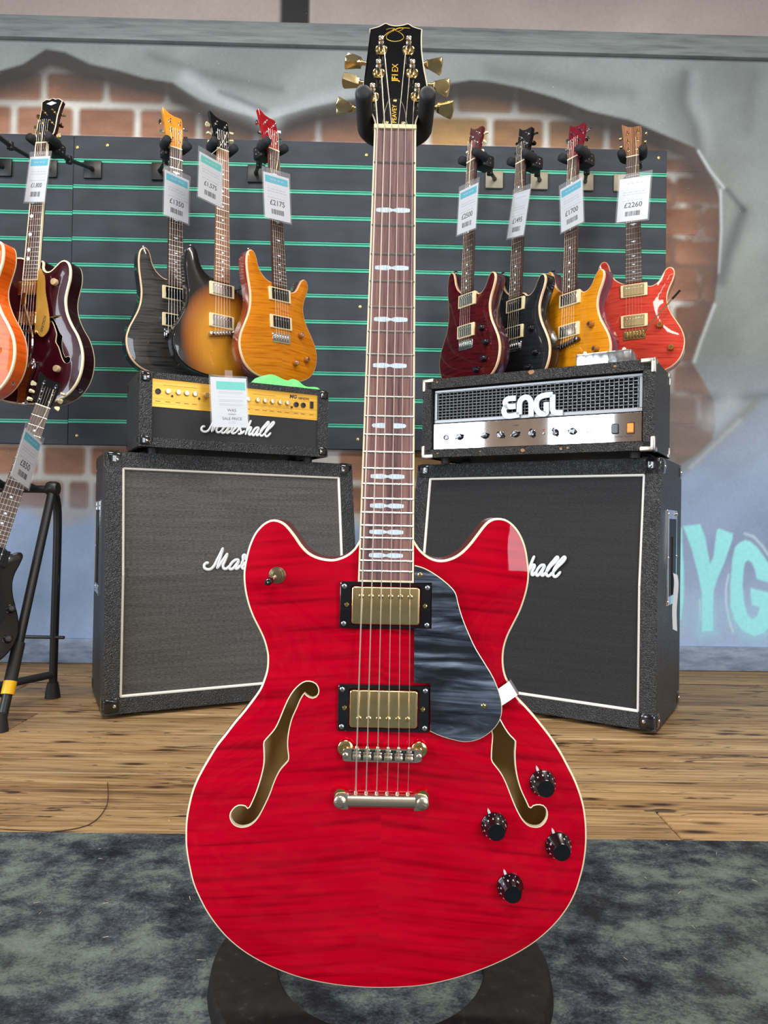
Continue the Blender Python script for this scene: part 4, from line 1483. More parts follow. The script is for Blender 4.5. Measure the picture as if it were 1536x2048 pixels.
def double_cut(name, label, m, top, side, bind, head, fb, rings, cover, cstyle, bridge, metal, knobs, knob_mat, buttons, group, np_y=.15, bp_y=.048, inlay='bird', arm=False, round_btn=False, outline=None, head_angle=10):
    root = empty(name, label, 'guitar', group, mat=m)
    O, zf = guitar_body(root, outline or DC_BODY, .046, .0095, .028, .0035, .007, (top, bind, side, CREAM, None), step=.012, ostep=.0075)
    yn, ye = .635, np_y + .027
    fz = lambda y: .0150 - (y - ye) * .006 / (yn - ye)
    neck_back(root, .13, yn, .0275, .0210, fz(.13) - .005, fz(yn) - .005, .018, side)
    B().add([(-.0275, ye, fz(ye)), (.0275, ye, fz(ye)), (.0215, yn, fz(yn)), (-.0215, yn, fz(yn)), (-.0275, ye, .005), (.0275, ye, .005), (.0215, yn, fz(yn) - .006), (-.0215, yn, fz(yn) - .006)],
            [(0, 1, 2, 3), (7, 6, 5, 4), (0, 4, 5, 1), (1, 5, 6, 2), (2, 6, 7, 3), (3, 7, 4, 0)]).build('fretboard', fb, root)
    L = .635
    b = B()
    fy = [yn - L * (1 - 2 ** (-i / 12)) for i in range(25)]
    for i in range(1, 23):
        y = fy[i]
        if y < ye + .004:
            break
        w = .0215 + .006 * (yn - y) / (yn - ye)
        b.add(*rbox((-w, y - .001, fz(y) - .0005), (w, y + .001, fz(y) + .0011)))
    b.build('frets', FRETM, root)['kind'] = 'stuff'
    for f in (3, 5, 7, 9, 12, 15, 17, 19, 21):
        y = (fy[f] + fy[f - 1]) / 2
        if y < ye + .004:
            continue
        sz = min(.013, (fy[f - 1] - fy[f]) * .5)
        P = bird(sz) if inlay == 'bird' else [(.0035 * math.cos(t), .0035 * math.sin(t)) for t in np.linspace(0, 2 * math.pi, 10, endpoint=False)]
        mk('inlay', *prism(P, 0, .0004), PEARL, root, loc=(0, y, fz(y)))
    B().add(*rbox((-.0215, yn, fz(yn) - .004), (.0215, yn + .004, fz(yn) + .002), .0006, 1)).build('nut', IVORY, root)
    hm = T3(0, yn + .004, fz(yn) - .004) @ RX(-head_angle)
    hp = [(x * .001, y * .001) for x, y in DC_HEAD]
    mk('headstock', *prism(hp, -.014, 0, .0008, 1), head, root, m=hm)
    sp = []
    for s in (-1, 1):
        for k in range(3):
            sp.append((s * (.0135 + .002 * k), .026 + .034 * k, s * (.031 + .0022 * k), 20 + 50 * k))
    tuners(root, hm, sp, metal, buttons, round_btn)
    zt = lambda x, y: float(zf(np.array([[x, y]]))[0])
    humbucker(root, 0, np_y, .0135, rings, cover, cstyle)
    humbucker(root, 0, bp_y, .0150, rings, cover, cstyle)
    if bridge == 'trem':
        tb = B().add(*rbox((-.037, -.020, .0095), (.037, .014, .0125), .001, 1)).build('tremolo', metal, root, 40)
        sd = B().add(*rbox((-.0048, -.011, 0), (.0048, .010, .0055), .0015, 1)).mesh('saddle', metal, 40)
        for i in range(6):
            link('saddle', sd, tb, ((i - 2.5) * .0107, -.003, .0125))
        if arm:
            mk('tremolo_arm', *tube(catmull([(.032, -.006, .014), (.045, .012, .026), (.080, .050, .032), (.125, .098, .034)], 5), .0024, 8), GOLDD, tb, 40)
            mk('arm_tip', *tube([(.125, .098, .034), (.150, .124, .034)], .0040, 8), BLACKP, tb, 40)
    else:
        V, Fs = tube([(-.045, -.012, .016), (-.030, -.008, .017), (.030, .004, .017), (.045, .008, .016)], .0078, 12)
        tb = mk('bridge', V, Fs, metal, root, 40)
        for i in range(6):
            x = (i - 2.5) * .0107
            mk('saddle', *rbox((x - .0035, x * .2 - .009, .019), (x + .0035, x * .2 + .006, .0262), .001, 1), metal, tb)
        for s in (-1, 1):
            mk('stud', *lathe([(.0075, .008), (.0075, .026), (.004, .028)], 12), metal, tb, 40, loc=(s * .041, s * .0085 - .0015, 0))
    strings(root, yn + .07, yn + .002, 0, -.012, .0175, .0265, fz(yn) + .002, .0195, .00032)
    kb = B().add(*lathe([(.0118, 0), (.0116, .006), (.0095, .013), (.0088, .0148), (.004, .015)], 16)).mesh('knob', knob_mat, 35)
    kc = B().add(*lathe([(.006, .0149), (.0055, .0155), (.002, .0154)], 12)).mesh('knob_cap', metal if knob_mat is AMBER else BLACKM, 35)
    for x, y in knobs:
        k = link('knob', kb, root, (x, y, zt(x, y)))
        link('knob_cap', kc, k)
    sb = lathe([(.003, 0), (.003, .006), (.0075, .010), (.0065, .012), (.003, .0125)], 10)
    mk('strap_button', *sb, metal, root, 40, m=T3(-.1, .274, -.02) @ RX(-75))
    mk('strap_button', *sb, metal, root, 40, m=T3(0, -.149, -.02) @ RX(90))
    return root


CHAR = flame('charcoal_flame', (.055, .053, .052), (.008, .008, .008), 150, .3)
NATB = material('natural_edge_binding', lin(222, 178, 138), .4, 0, .8)
BLKB = material('black_lacquer', (.006, .006, .007), .25, 0, .5, .2)
AMBT = flame('amber_flame', (.60, .20, .006), (.36, .085, .002), 170, .3)
REDBR = material('cherry_back', (.20, .022, .012), .25, 0, 1.0)
DKRED = flame('dark_red_flame', (.075, .003, .006), (.010, .001, .002), 150, .3)
PURP = material('dark_purple_back', (.050, .010, .020), .25, 0, 1.0)
MAGB = material('violet_cherry_back', (.16, .010, .035), .25, 0, 1.0)
BLKT = flame('black_top', (.016, .017, .019), (.008, .008, .010), 150, .3)
YELT = flame('vintage_yellow_flame', (.60, .23, .007), (.42, .13, .003), 170, .3)
CORT = flame('coral_red_flame', (.54, .050, .028), (.32, .016, .008), 150, .3)
CORB = material('coral_red_back', (.45, .03, .02), .25, 0, 1.0)
BURST = sunburst('tobacco_sunburst', (.50, .21, .018), (.26, .075, .006), (.008, .006, .006), -.0, -.02, .152, .205)
YELH = noisy('orange_stained_head', [(.3, lin(206, 128, 28)), (.7, lin(228, 156, 48))], nscale=20, rough=.3, coat=.8)
REDH = material('red_head', (.30, .006, .010), .25, 0, 1.0)
DKRH = material('dark_cherry_head', (.09, .008, .012), .25, 0, 1.0)
CHRH = material('cherry_head', (.17, .006, .018), .25, 0, 1.0)
CHROMEP = material('brushed_chrome_cover', (.66, .64, .62), .22, 1.0)
DKMET = material('dark_nickel', (.16, .16, .17), .3, 1.0)
CRB = material('pale_cream_buttons', lin(222, 214, 172), .35)

GL, GR_ = 'guitars hung on the slatwall', 'guitars hung on the slatwall'
K3 = [(.085, .045), (.100, -.035), (.062, -.068)]
POSES = {
    'charcoal': ((-.736, 2.445, 1.199), 37.8, -.9, 1.0),
    'sunburst': ((-.561, 2.384, 1.187), 38.2, 2.8, -.7),
    'amber': ((-.364, 2.404, 1.182), 45.0, 1.7, 2.6),
    'darkred': ((.284, 2.469, 1.187), -56.7, -.1, -1.0),
    'black': ((.453, 2.477, 1.186), -57.5, -.3, -1.7),
    'yellow': ((.620, 2.383, 1.171), -55.4, 1.2, .75),
    'coral': ((.869, 2.482, 1.234), -25.3, 1.55, 1.4),
    'burgundy': ((-1.178, 2.343, 1.169), -13.5, -.2, -3.05),
    'orange': ((-1.330, 2.205, 1.165), -13.5, 0, -3.0),
}
PM = {k: pose(*v) for k, v in POSES.items()}

double_cut('electric_guitar', 'charcoal flame-topped guitar with natural edge and orange headstock above the gold-panel amplifier', PM['charcoal'], CHAR, BLKB, NATB, YELH, ROSED, CREAMR, BLACKP, 'coil', 'trem', CHROME, [(.09, .02), (.105, -.06)], BLACKP, CHROME, GL, np_y=.137, bp_y=.045)
double_cut('electric_guitar', 'tobacco sunburst guitar with black headstock and cream tuner buttons', PM['sunburst'], BURST, BLKB, BLKB, BLKB, ROSEL, CREAMR, CHROMEP, 'cover', 'stop', CHROMEP, [(.075, -.05), (.11, .0)], BLACKP, CRB, GL, np_y=.148, bp_y=.040, inlay='dot')
double_cut('electric_guitar', 'amber flame-topped guitar with red headstock above the green cloth', PM['amber'], AMBT, REDBR, NATB, REDH, ROSED, CREAMR, BLACKP, 'coil', 'trem', CHROME, [(.083, .020), (.105, -.062), (.055, -.080)], AMBER, CHROME, GL, np_y=.1436, bp_y=.050)
double_cut('electric_guitar', 'dark red flame guitar with purple sides and pale tuner buttons', PM['darkred'], DKRED, PURP, NATB, DKRH, ROSED, CREAMR, CHROMEP, 'cover', 'trem', CHROME, [(.082, .040), (.105, -.012), (.098, -.066), (.060, -.098)], BLACKP, CRB, GR_, np_y=.1527, bp_y=.045, inlay='dot')
double_cut('electric_guitar', 'black-topped guitar with pale edge between the dark red and yellow guitars', PM['black'], BLKT, BLKB, NATB, BLKB, ROSED, CREAMR, BLACKP, 'coil', 'trem', CHROME, [(.082, .045), (.105, -.040), (.070, -.085)], BLACKP, BLACKP, GR_, np_y=.141, bp_y=.045, inlay='dot')
double_cut('electric_guitar', 'yellow flame-topped guitar with violet sides and cherry headstock', PM['yellow'], YELT, MAGB, NATB, CHRH, ROSED, CREAMR, CHROMEP, 'cover', 'stop', DKMET, [(.090, .045), (.112, -.040), (.070, -.072)], AMBER, CHROME, GR_, np_y=.152, bp_y=.045, inlay='dot')
double_cut('electric_guitar', 'coral red flame guitar with gold hardware and tremolo arm', PM['coral'], CORT, CORB, NATB, ROSEL, ROSED, CREAMR, GOLDC, 'cover', 'trem', GOLD, [(.083, .020), (.118, -.062)], AMBER, GOLD, GR_, np_y=.154, bp_y=.045, arm=True, round_btn=True)

# ------------------------------------------------------------------ two bound hollow bodies at the left
HB_BODY = [(28, 240), (33, 215), (45, 205), (60, 207), (78, 222), (95, 237), (112, 241), (128, 232), (137, 210), (138, 180), (132, 150), (127, 120), (128, 95), (136, 65), (155, 30), (180, -5), (198, -45), (205, -85), (200, -130), (182, -170), (150, -203), (100, -225), (50, -234), (0, -236), (-50, -234), (-100, -225), (-150, -203), (-182, -170), (-200, -130), (-205, -85), (-198, -45), (-180, -5), (-155, 30), (-136, 65), (-128, 95), (-127, 125), (-132, 155), (-137, 185), (-132, 215), (-115, 238), (-90, 250), (-60, 253), (-28, 246)]
DB_BODY = [(28, 205), (45, 195), (65, 195), (85, 210), (103, 238), (118, 250), (132, 248), (142, 232), (145, 205), (142, 178), (132, 145), (125, 115), (126, 90), (136, 60), (156, 25), (180, -8), (200, -45), (209, -88), (205, -135), (186, -178), (152, -214), (100, -238), (50, -247), (0, -249), (-50, -247), (-100, -238), (-152, -214), (-186, -178), (-205, -135), (-209, -88), (-200, -45), (-180, -8), (-156, 25), (-136, 60), (-126, 90), (-125, 115), (-132, 145), (-142, 178), (-145, 205), (-142, 232), (-132, 248), (-118, 250), (-103, 238), (-85, 210), (-65, 195), (-45, 195), (-28, 205)]
HB_HEAD = [(-21, 0), (-25, 14), (-36, 36), (-37, 60), (-34, 100), (-36, 135), (-40, 158), (-24, 168), (-12, 166), (0, 172), (12, 166), (24, 168), (40, 158), (36, 135), (34, 100), (37, 60), (36, 36), (25, 14), (21, 0)]


def hollow_body(name, label, m, outline, thick, top, side, head_face, head_side, knob_mat, kind):
    root = empty(name, label, 'guitar', 'guitars hung on the slatwall', mat=m)
    fl = [(x + 10, y + 225) for x, y in FHOLE_L]
    fh = [(x - 10, y + 225) for x, y in FHOLE_R]
    dk = material('dark_inside', (.05, .03, .02), .8)
    O, zf = guitar_body(root, outline, thick, .012, .05, .0055, .006, (top, CREAM, side, CREAM, dk), [fl, fh], step=.013, ostep=.0075, back_bind=True, hole_lip=.0005)
    yn, ye = .625, .172
    fz = lambda y: .020 - (y - ye) * .012 / (yn - ye)
    neck_back(root, .20, yn, .0280, .0215, fz(.2) - .006, fz(yn) - .006, .020, side)
    b = B().add([(-.0268, ye, fz(ye)), (.0268, ye, fz(ye)), (.0205, yn, fz(yn)), (-.0205, yn, fz(yn)), (-.0268, ye, fz(ye) - .007), (.0268, ye, fz(ye) - .007), (.0205, yn, fz(yn) - .007), (-.0205, yn, fz(yn) - .007)],
                [(0, 1, 2, 3), (7, 6, 5, 4), (0, 4, 5, 1), (1, 5, 6, 2), (2, 6, 7, 3), (3, 7, 4, 0)])
    fb = b.build('fretboard', ROSED, root)
    b = B()
    for s in (-1, 1):
        b.add([(s * .0268, ye, fz(ye) + .0004), (s * .0295, ye, fz(ye) + .0004), (s * .0230, yn, fz(yn) + .0004), (s * .0205, yn, fz(yn) + .0004),
               (s * .0268, ye, fz(ye) - .008), (s * .0295, ye, fz(ye) - .008), (s * .0230, yn, fz(yn) - .008), (s * .0205, yn, fz(yn) - .008)],
              [(0, 1, 2, 3), (7, 6, 5, 4), (0, 4, 5, 1), (1, 5, 6, 2), (2, 6, 7, 3), (3, 7, 4, 0)])
    b.add(*rbox((-.0295, ye - .0025, fz(ye) - .008), (.0295, ye, fz(ye) + .0004)))
    b.build('fretboard_binding', CREAM, fb)
    b = B()
    fy = [yn - .625 * (1 - 2 ** (-i / 12)) for i in range(25)]
    for i in range(1, 23):
        y = fy[i]
        w = .0205 + .0063 * (yn - y) / (yn - ye)
        b.add(*rbox((-w, y - .001, fz(y) - .0005), (w, y + .001, fz(y) + .0011)))
    b.build('frets', FRETM, root)['kind'] = 'stuff'
    for f in (3, 5, 7, 9, 12, 15, 17):
        y = (fy[f] + fy[f - 1]) / 2
        c = -.014
        mk('inlay', *prism([(c + .0065 * math.cos(t), .0065 * math.sin(t)) for t in np.linspace(0, 2 * math.pi, 12, endpoint=False)], 0, .0004), PEARL, root, loc=(0, y, fz(y)))
    B().add(*rbox((-.022, yn, fz(yn) - .004), (.022, yn + .004, fz(yn) + .002), .0006, 1)).build('nut', BONE, root)
    hm = T3(0, yn + .004, fz(yn) - .004) @ RX(-12)
    hp = np.array([(x * .001, y * .001) for x, y in HB_HEAD])[::-1]
    if np.sum(hp[:, 0] * np.roll(hp[:, 1], -1) - np.roll(hp[:, 0], -1) * hp[:, 1]) < 0:
        hp = hp[::-1]
    hs = mk('headstock', *prism([tuple(p) for p in hp], -.015, -.0022), head_side, root, m=hm)
    mk('head_binding', *prism([tuple(p) for p in hp], -.0022, 0), CREAM, hs)
    mk('head_face', *prism([tuple(p) for p in inset(hp, .0025)], -.001, .0006), head_face, hs)
    mk('head_emblem', *prism([(-.02, .150), (.0, .158), (.02, .150), (.0, .142)], .0004, .0012), SILVERINK, hs)
    sp = []
    for s in (-1, 1):
        for k in range(3):
            sp.append((s * .0185, .036 + .040 * k, s * (.040 - .001 * k), 25 + 45 * k))
    tuners(root, hm, sp, GOLD, GOLD)
    zt = lambda x, y: float(zf(np.array([[x, y]]))[0])
    gr = humbucker(root, 0, .145, .019, GOLD, GOLDC, 'cover')
    humbucker(root, 0, .045, .021, GOLD, GOLDC, 'cover')
    strings(root, yn + .08, yn + .002, 0, -.10, .0175, .026, fz(yn) + .0022, .0285, .00032)
    mk('bridge', *tube([(-.040, 0, .0255), (.040, 0, .0255)], .0045, 10), CHROME, root, 40)
    mk('bridge_base', *rbox((-.055, -.007, .011), (.055, .007, .021), .002), ROSED, root, 40)
    kb = B().add(*lathe([(.0115, 0), (.0115, .010), (.0100, .0125), (.004, .013)], 16)).mesh('knob', knob_mat, 35)
    if kind == 'single':
        gp = material('gold_acrylic', lin(206, 160, 70), .3, .35, .6)
        G_ = [(33, 196), (52, 188), (60, 165), (64, 130), (76, 85), (86, 40), (84, 5), (66, -16), (52, -14), (40, 2), (33, 4)]
        pg = mk('pickguard', *prism([tuple(p) for p in smooth_loop([(x * .001, y * .001) for x, y in G_], .006)], .020, .0225, .0006, 1), gp, root, 40)
        link('lettering', text_mesh('GRETSCH', .0125, INK, .0002, .0002, .1), pg, mat=T3(.0645, .025, .0227) @ RZ(78))
        mk('pickguard_bracket', *tube([(.066, .045, .018), (.100, .054, .010), (.131, .062, -.006), (.134, .062, -.022)], .0028, 8), GOLD, root, 40)
        for x, y in ((.088, .165), (.120, -.118), (.098, -.178), (-.095, .17)):
            link('knob', kb, root, (x, y, zt(x, y)))
        # vibrato tailpiece with swinging arm
        vt = mk('vibrato', *prism([tuple(p) for p in smooth_loop([(-.030, -.085), (.030, -.085), (.040, -.115), (.026, -.150), (.016, -.200), (.016, -.236), (-.016, -.236), (-.016, -.200), (-.026, -.150), (-.040, -.115)], .006)], .014, .024, .003), CHROME, root, 40)
        mk('roller', *tube([(-.036, -.10, .031), (.036, -.10, .031)], .0075, 12), CHROME, vt, 40)
        mk('vibrato_arm', *tube(catmull([(.026, -.118, .034), (.046, -.07, .046), (.048, -.02, .050), (.020, .055, .052), (.010, .085, .052)], 6), .0036, 8), CHROME, vt, 40)
        mk('arm_grip', *rbox((.002, .080, .0485), (.018, .118, .0555), .002), CHROME, vt, 40)
    else:
        for x, y in ((.118, -.020), (.150, -.085), (.098, -.105), (.115, -.165)):
            link('knob', kb, root, (x, y, zt(x, y)))
        mk('tailpiece', *tube([(-.042, -.045, .018), (.042, -.045, .018)], .007, 12), GOLD, root, 40)
    mk('strap_button', *lathe([(.003, 0), (.003, .005), (.0075, .009), (.003, .0115)], 10), CHROME, root, 40, m=T3(.176, -.176, -.03) @ RZ(-45) @ RY(90))
    return root


BURG = material('burgundy_lacquer', (.034, .002, .006), .25, 0, .45, .2)
BURGS = material('dark_burgundy_side', (.022, .002, .005), .3, 0, .4, .2)
ORNG = flame('orange_flame', (.80, .13, .004), (.50, .05, .002), 110, .3)
ORNG.node_tree.nodes['Principled BSDF'].inputs['Coat Weight'].default_value = .25
ORNS = flame('orange_flame_side', (.80, .13, .008), (.55, .06, .003), 110, .3)
KNG = material('ivory_gold_knob', lin(214, 190, 150), .3, .3, .4)
hollow_body('hollow_body_guitar', 'burgundy single-cutaway hollow-body guitar with cream binding and gold pickguard', PM['burgundy'], HB_BODY, .062, BURG, BURGS, BLACKP, BURGS, KNG, 'single')
hollow_body('hollow_body_guitar', 'bright orange bound guitar cut off by the left picture edge', PM['orange'], DB_BODY, .056, ORNG, ORNS, ORNG, ORNS, BLACKP, 'double')

# ------------------------------------------------------------------ wall hangers
PLATES = [('darkred', .409, 'cream', 'beside the dark red guitar'), ('black', .585, 'cream', 'holding the black-topped guitar'), ('yellow', .764, 'cream', 'holding the yellow guitar'), ('coral', .912, 'cream', 'holding the coral red guitar'),
          ('charcoal', -.887, 'black', 'holding the charcoal guitar'), ('sunburst', -.690, 'black', 'holding the sunburst guitar'), ('amber', -.517, 'black', 'holding the amber guitar'), ('burgundy', -1.147, 'black', 'holding the burgundy hollow-body guitar'), ('orange', -1.317, 'black', 'holding the orange guitar')]
PLCREAM = material('beige_hanger_plate', lin(150, 142, 122), .45)


def hanger(key, s, colr, where):
    base = wallp(s, .0225, 1.905)
    root = empty('wall_hanger', '%s wall hanger with swivel yoke %s' % ('beige-plated' if colr == 'cream' else 'black', where), 'guitar hanger', 'guitar hangers on the slatwall', loc=base)
    root.rotation_euler.z = WT
    inv = (T3(*base) @ Matrix.Rotation(WT, 4, 'Z')).inverted()
    h = .034
    pl = mk('plate', *rbox((-h, -.010, -h), (h, .0, h), .003), PLCREAM if colr == 'cream' else BLACKM, root, 40)
    pm = PM[key]
    hollow = key in ('burgundy', 'orange')
    yn = .625 if hollow else .635
    zoff = .004 if hollow else .006
    M = inv @ pm @ T3(0, yn + .014, zoff)
    U = [(-.036, .002, .024), (-.036, 0, .010)]
    for a in range(0, 181, 20):
        U.append((-.034 * math.cos(math.radians(a)), 0, -.022 - .022 * math.sin(math.radians(a))))
    U += [(.036, 0, .010), (.036, .002, .024)]
    path = [M @ Vector(p) for p in catmull(U, 2)]
    r = [.009 if i in (0, len(path) - 1) else .0145 for i in range(len(path))]
    mk('yoke', *tube(path, r, 10), BLACKR, root, 50)
    blk = mk('swivel_block', *rbox((-.026, -.024, -.085), (.026, .018, -.036), .006), BLACKM, root, 40, m=M)
    sc = B().add(*lathe([(.003, 0), (.0028, .001), (.001, .0014)], 8)).mesh('bolt', CHROME, 40)
    for sx in (-1, 1):
        for a in (-.010, .006):
            for b_ in (-.066, -.050):
                link('bolt', sc, blk, mat=T3(sx * .0258, a, b_) @ RY(90 * sx))
    p0 = M @ Vector((0, -.004, -.075))
    p1 = Vector((0, -.012, 0))
    mid = p0.lerp(p1, .30) + Vector((0, 0, -.008))
    mk('arm', *tube([p0, mid, p1.lerp(p0, .1), p1], [.009, .0075, .0065, .009], 10), BLACKM, root, 40)
    mk('joint', *lathe([(.011, -.012), (.011, .012)], 12), BLACKM, root, 40, loc=mid)


for a in PLATES:
    hanger(*a)
base = wallp(-1.490, .0225, 1.905)
rt = empty('wall_hanger', 'black wall hanger plate at the picture edge above the orange guitar', 'guitar hanger', 'guitar hangers on the slatwall', loc=base)
mk('plate', *rbox((-.034, -.010, -.034), (.034, 0, .034), .003), BLACKM, rt, 40)
mk('arm', *tube([(0, -.012, 0), (-.05, -.09, .01), (-.10, -.16, .02)], [.009, .007, .008], 10), BLACKM, rt, 40)


# ------------------------------------------------------------------ price tags
def price_tag(label, p, yaw, pitch, roll, price, band, hang=None, size=.021, w=.100, h=.145):
    m = pose(p, yaw, pitch, roll)
    root = empty('price_tag', label, 'price tag', 'price tags on the guitars', mat=m)
    b = B().add(*rbox((-w / 2, -h / 2, -.0004), (w / 2, h / 2, .0004)))
    card = b.build('card', PAPER, root)
    mk('header_band', *rbox((-w / 2 + .006, h / 2 - .030, .0003), (w / 2 - .006, h / 2 - .008, .0006)), band, root)
    fp = B()
    r = random.Random(sum(ord(c) for c in price))
    for y, n in ((.024, 3), (.016, 2), (-.004, 1)):
        x = -w / 2 + .014
        while x < w / 2 - .018:
            L = r.uniform(.006, .016)
            fp.add(*rbox((x, y - .0014, .0003), (x + L, y + .0014, .0006)))
            x += L + .003
    for y in (.032, .006):
        fp.add(*rbox((-w / 2 + .006, y - .0003, .0003), (w / 2 - .006, y + .0003, .0005)))
    for x in (-.025, -.012, .004, .018):
        fp.add(*rbox((x, h / 2 - .020, .0006), (x + .009, h / 2 - .017, .0008)))
    fp.build('fine_print', INKG, root)
    link('price_lettering', text_mesh(price, size * 1.12, INK, .0001, .00025), root, mat=T3(0, -.020, .0006))
    bc = B()
    x = -.024
    while x < .024:
        wd = r.choice([.0008, .0014, .0024, .003])
        bc.add(*rbox((x, -.056, .0003), (x + wd, -.040, .0006)))
        x += wd + r.choice([.0008, .0012, .002])
    bc.build('barcode', INK, root)
    e = .005
    mk('clear_sleeve', *rbox((-w / 2 - e, -h / 2 - e, -.0007), (w / 2 + e, h / 2 + .016, .0011)), SLEEVE, root)
    if hang is not None:
        q = m.inverted() @ Vector(hang)
        mk('cord', *tube(catmull([(0, h / 2 + .012, .0), (q.x * .5 + .004, (q.y + h / 2) * .5, q.z * .5 + .004), tuple(q)], 5), .0007, 5), IVORY, root)
    return root


def nut_of(k, dz=.016, y=.70):
    return PM[k] @ Vector((0.012, y, dz))


price_tag('price tag marked £2500 on the dark red guitar', (.263, 2.362, 1.613), -58.8, -.8, -5.4, '£2500', TEAL, nut_of('darkred'))
price_tag('price tag with a grey band on the black-topped guitar', (.437, 2.382, 1.608), -66.1, .9, -12.8, '£1495', GREYINK, nut_of('black'))
price_tag('price tag marked £1700 on the yellow guitar', (.605, 2.340, 1.622), -59.8, -2.0, 1.2, '£1700', TEAL, nut_of('yellow'))
price_tag('price tag marked £2260 on the coral red guitar', (.823, 2.378, 1.664), -29.4, -.4, -3.5, '£2260', GREYINK, nut_of('coral'))
price_tag('price tag marked £1350 on the charcoal guitar', (-.711, 2.366, 1.640), 55.0, -2.5, 1.8, '£1350', TEAL, nut_of('charcoal'))
price_tag('price tag marked £1,575 on the sunburst guitar', (-.587, 2.320, 1.678), 55.9, -1.1, .2, '£1,575', TEALG, nut_of('sunburst'), .018)
price_tag('price tag marked £2175 on the amber guitar', (-.370, 2.335, 1.630), 41.7, -1.8, 5.1, '£2175', TEAL, nut_of('amber'))
price_tag('price tag marked £1,800 on the burgundy hollow-body guitar', (-1.149, 2.305, 1.664), -27.9, -.9, -11.1, '£1,800', TEAL, nut_of('burgundy'), .018)


# ------------------------------------------------------------------ amplifiers
def stroke_part(name, strokes, w, depth, mat, parent, m, taper=True, n=8):
    b = B()
    for s_ in strokes:
        p = catmull([(x, y, 0) for x, y in s_], 4)
        r = [1.0] * len(p)
        r[0] = r[-1] = .45
        ext = []
        if len(p) > 3:
            r[1] = r[-2] = .9
        b.add(*tube(p, r, n, flat=(w, depth), up=(0, 0, 1)))
    return b.build(name, mat, parent, 60, m=m)


MARSH = [[(290, 555), (245, 540), (198, 585), (205, 650), (270, 682), (345, 668), (410, 600), (480, 460), (550, 320), (600, 212)],
         [(600, 212), (545, 400), (505, 540), (470, 675)], [(470, 675), (560, 540), (640, 420), (702, 335)], [(702, 335), (640, 500), (600, 600), (618, 665), (680, 670), (745, 610)],
         [(960, 492), (880, 482), (800, 540), (742, 630), (760, 682), (820, 668), (900, 570), (960, 492)], [(960, 492), (905, 600), (880, 668), (925, 668), (1000, 590)],
         [(1000, 590), (1040, 490), (1035, 415), (1062, 376), (1095, 400), (1078, 455)], [(1078, 455), (1130, 505), (1065, 580), (1022, 650), (1060, 678), (1140, 640)],
         [(1140, 640), (1200, 560), (1245, 480), (1255, 545), (1282, 615), (1250, 674), (1190, 668)], [(1255, 670), (1320, 640), (1380, 570)]]


def hall():
    raw = [[(460, 250), (400, 370), (330, 530), (268, 700)], [(300, 625), (375, 505), (445, 462), (468, 500), (400, 620), (392, 685), (440, 692), (505, 620)],
           [(760, 470), (660, 470), (580, 530), (520, 620), (520, 692), (570, 705), (660, 600), (760, 470)], [(760, 470), (690, 590), (660, 690), (710, 702), (780, 630)],
           [(780, 650), (900, 500), (1040, 385), (1100, 305), (1065, 285), (980, 370), (880, 470), (820, 560), (790, 660), (830, 718), (900, 692), (960, 630)],
           [(960, 650), (1080, 520), (1220, 405), (1290, 315), (1262, 282), (1180, 350), (1070, 470), (1000, 570), (972, 670), (1012, 728), (1080, 712), (1180, 610)]]
    return [[(1404 + (x - 268) * .80, 690 + (y - 700) * .92 - (x - 268) * .035) for x, y in s_] for s_ in raw]


def marshall_logo(parent, x0, z0, width, depth_y, tilt=0.0):
    S = MARSH + hall()
    k = width / (2215 - 165)
    S = [[((x - 165) * k, (690 - y) * k) for x, y in s_] for s_ in S]
    o = stroke_part('script_lettering', S, 33 * k, .0022, SILVERINK, parent, T3(x0, depth_y, z0) @ RX(tilt) @ FACE)
    return o


def corner_cap(parent, x, y, z, s, mat, bev=.014, screw=True, out=(0, -1), name='corner_cap'):
    me = mesh(name, *rbox((-s, -s, -s), (s, s, s), bev, 3), mat, 50)
    c = link(name, me, parent, (x, y, z))
    return c


def extrude_x(prof, x0, x1, bev, seg=3):
    bm = bmesh.new()
    a = [bm.verts.new((x0, y, z)) for y, z in prof]
    b = [bm.verts.new((x1, y, z)) for y, z in prof]
    n = len(prof)
    bm.faces.new(a)
    bm.faces.new(b[::-1])
    for i in range(n):
        bm.faces.new((a[i], b[i], b[(i + 1) % n], a[(i + 1) % n]))
    if bev:
        ed = [e for e in bm.edges if e.calc_face_angle(1) > .3]
        bmesh.ops.bevel(bm, geom=ed, offset=bev, segments=seg, profile=.5, affect='EDGES', clamp_overlap=True)
    bm.verts.index_update()
    V = [v.co[:] for v in bm.verts]
    Fs = [[v.index for v in f.verts] for f in bm.faces]
    bm.free()
    return V, Fs


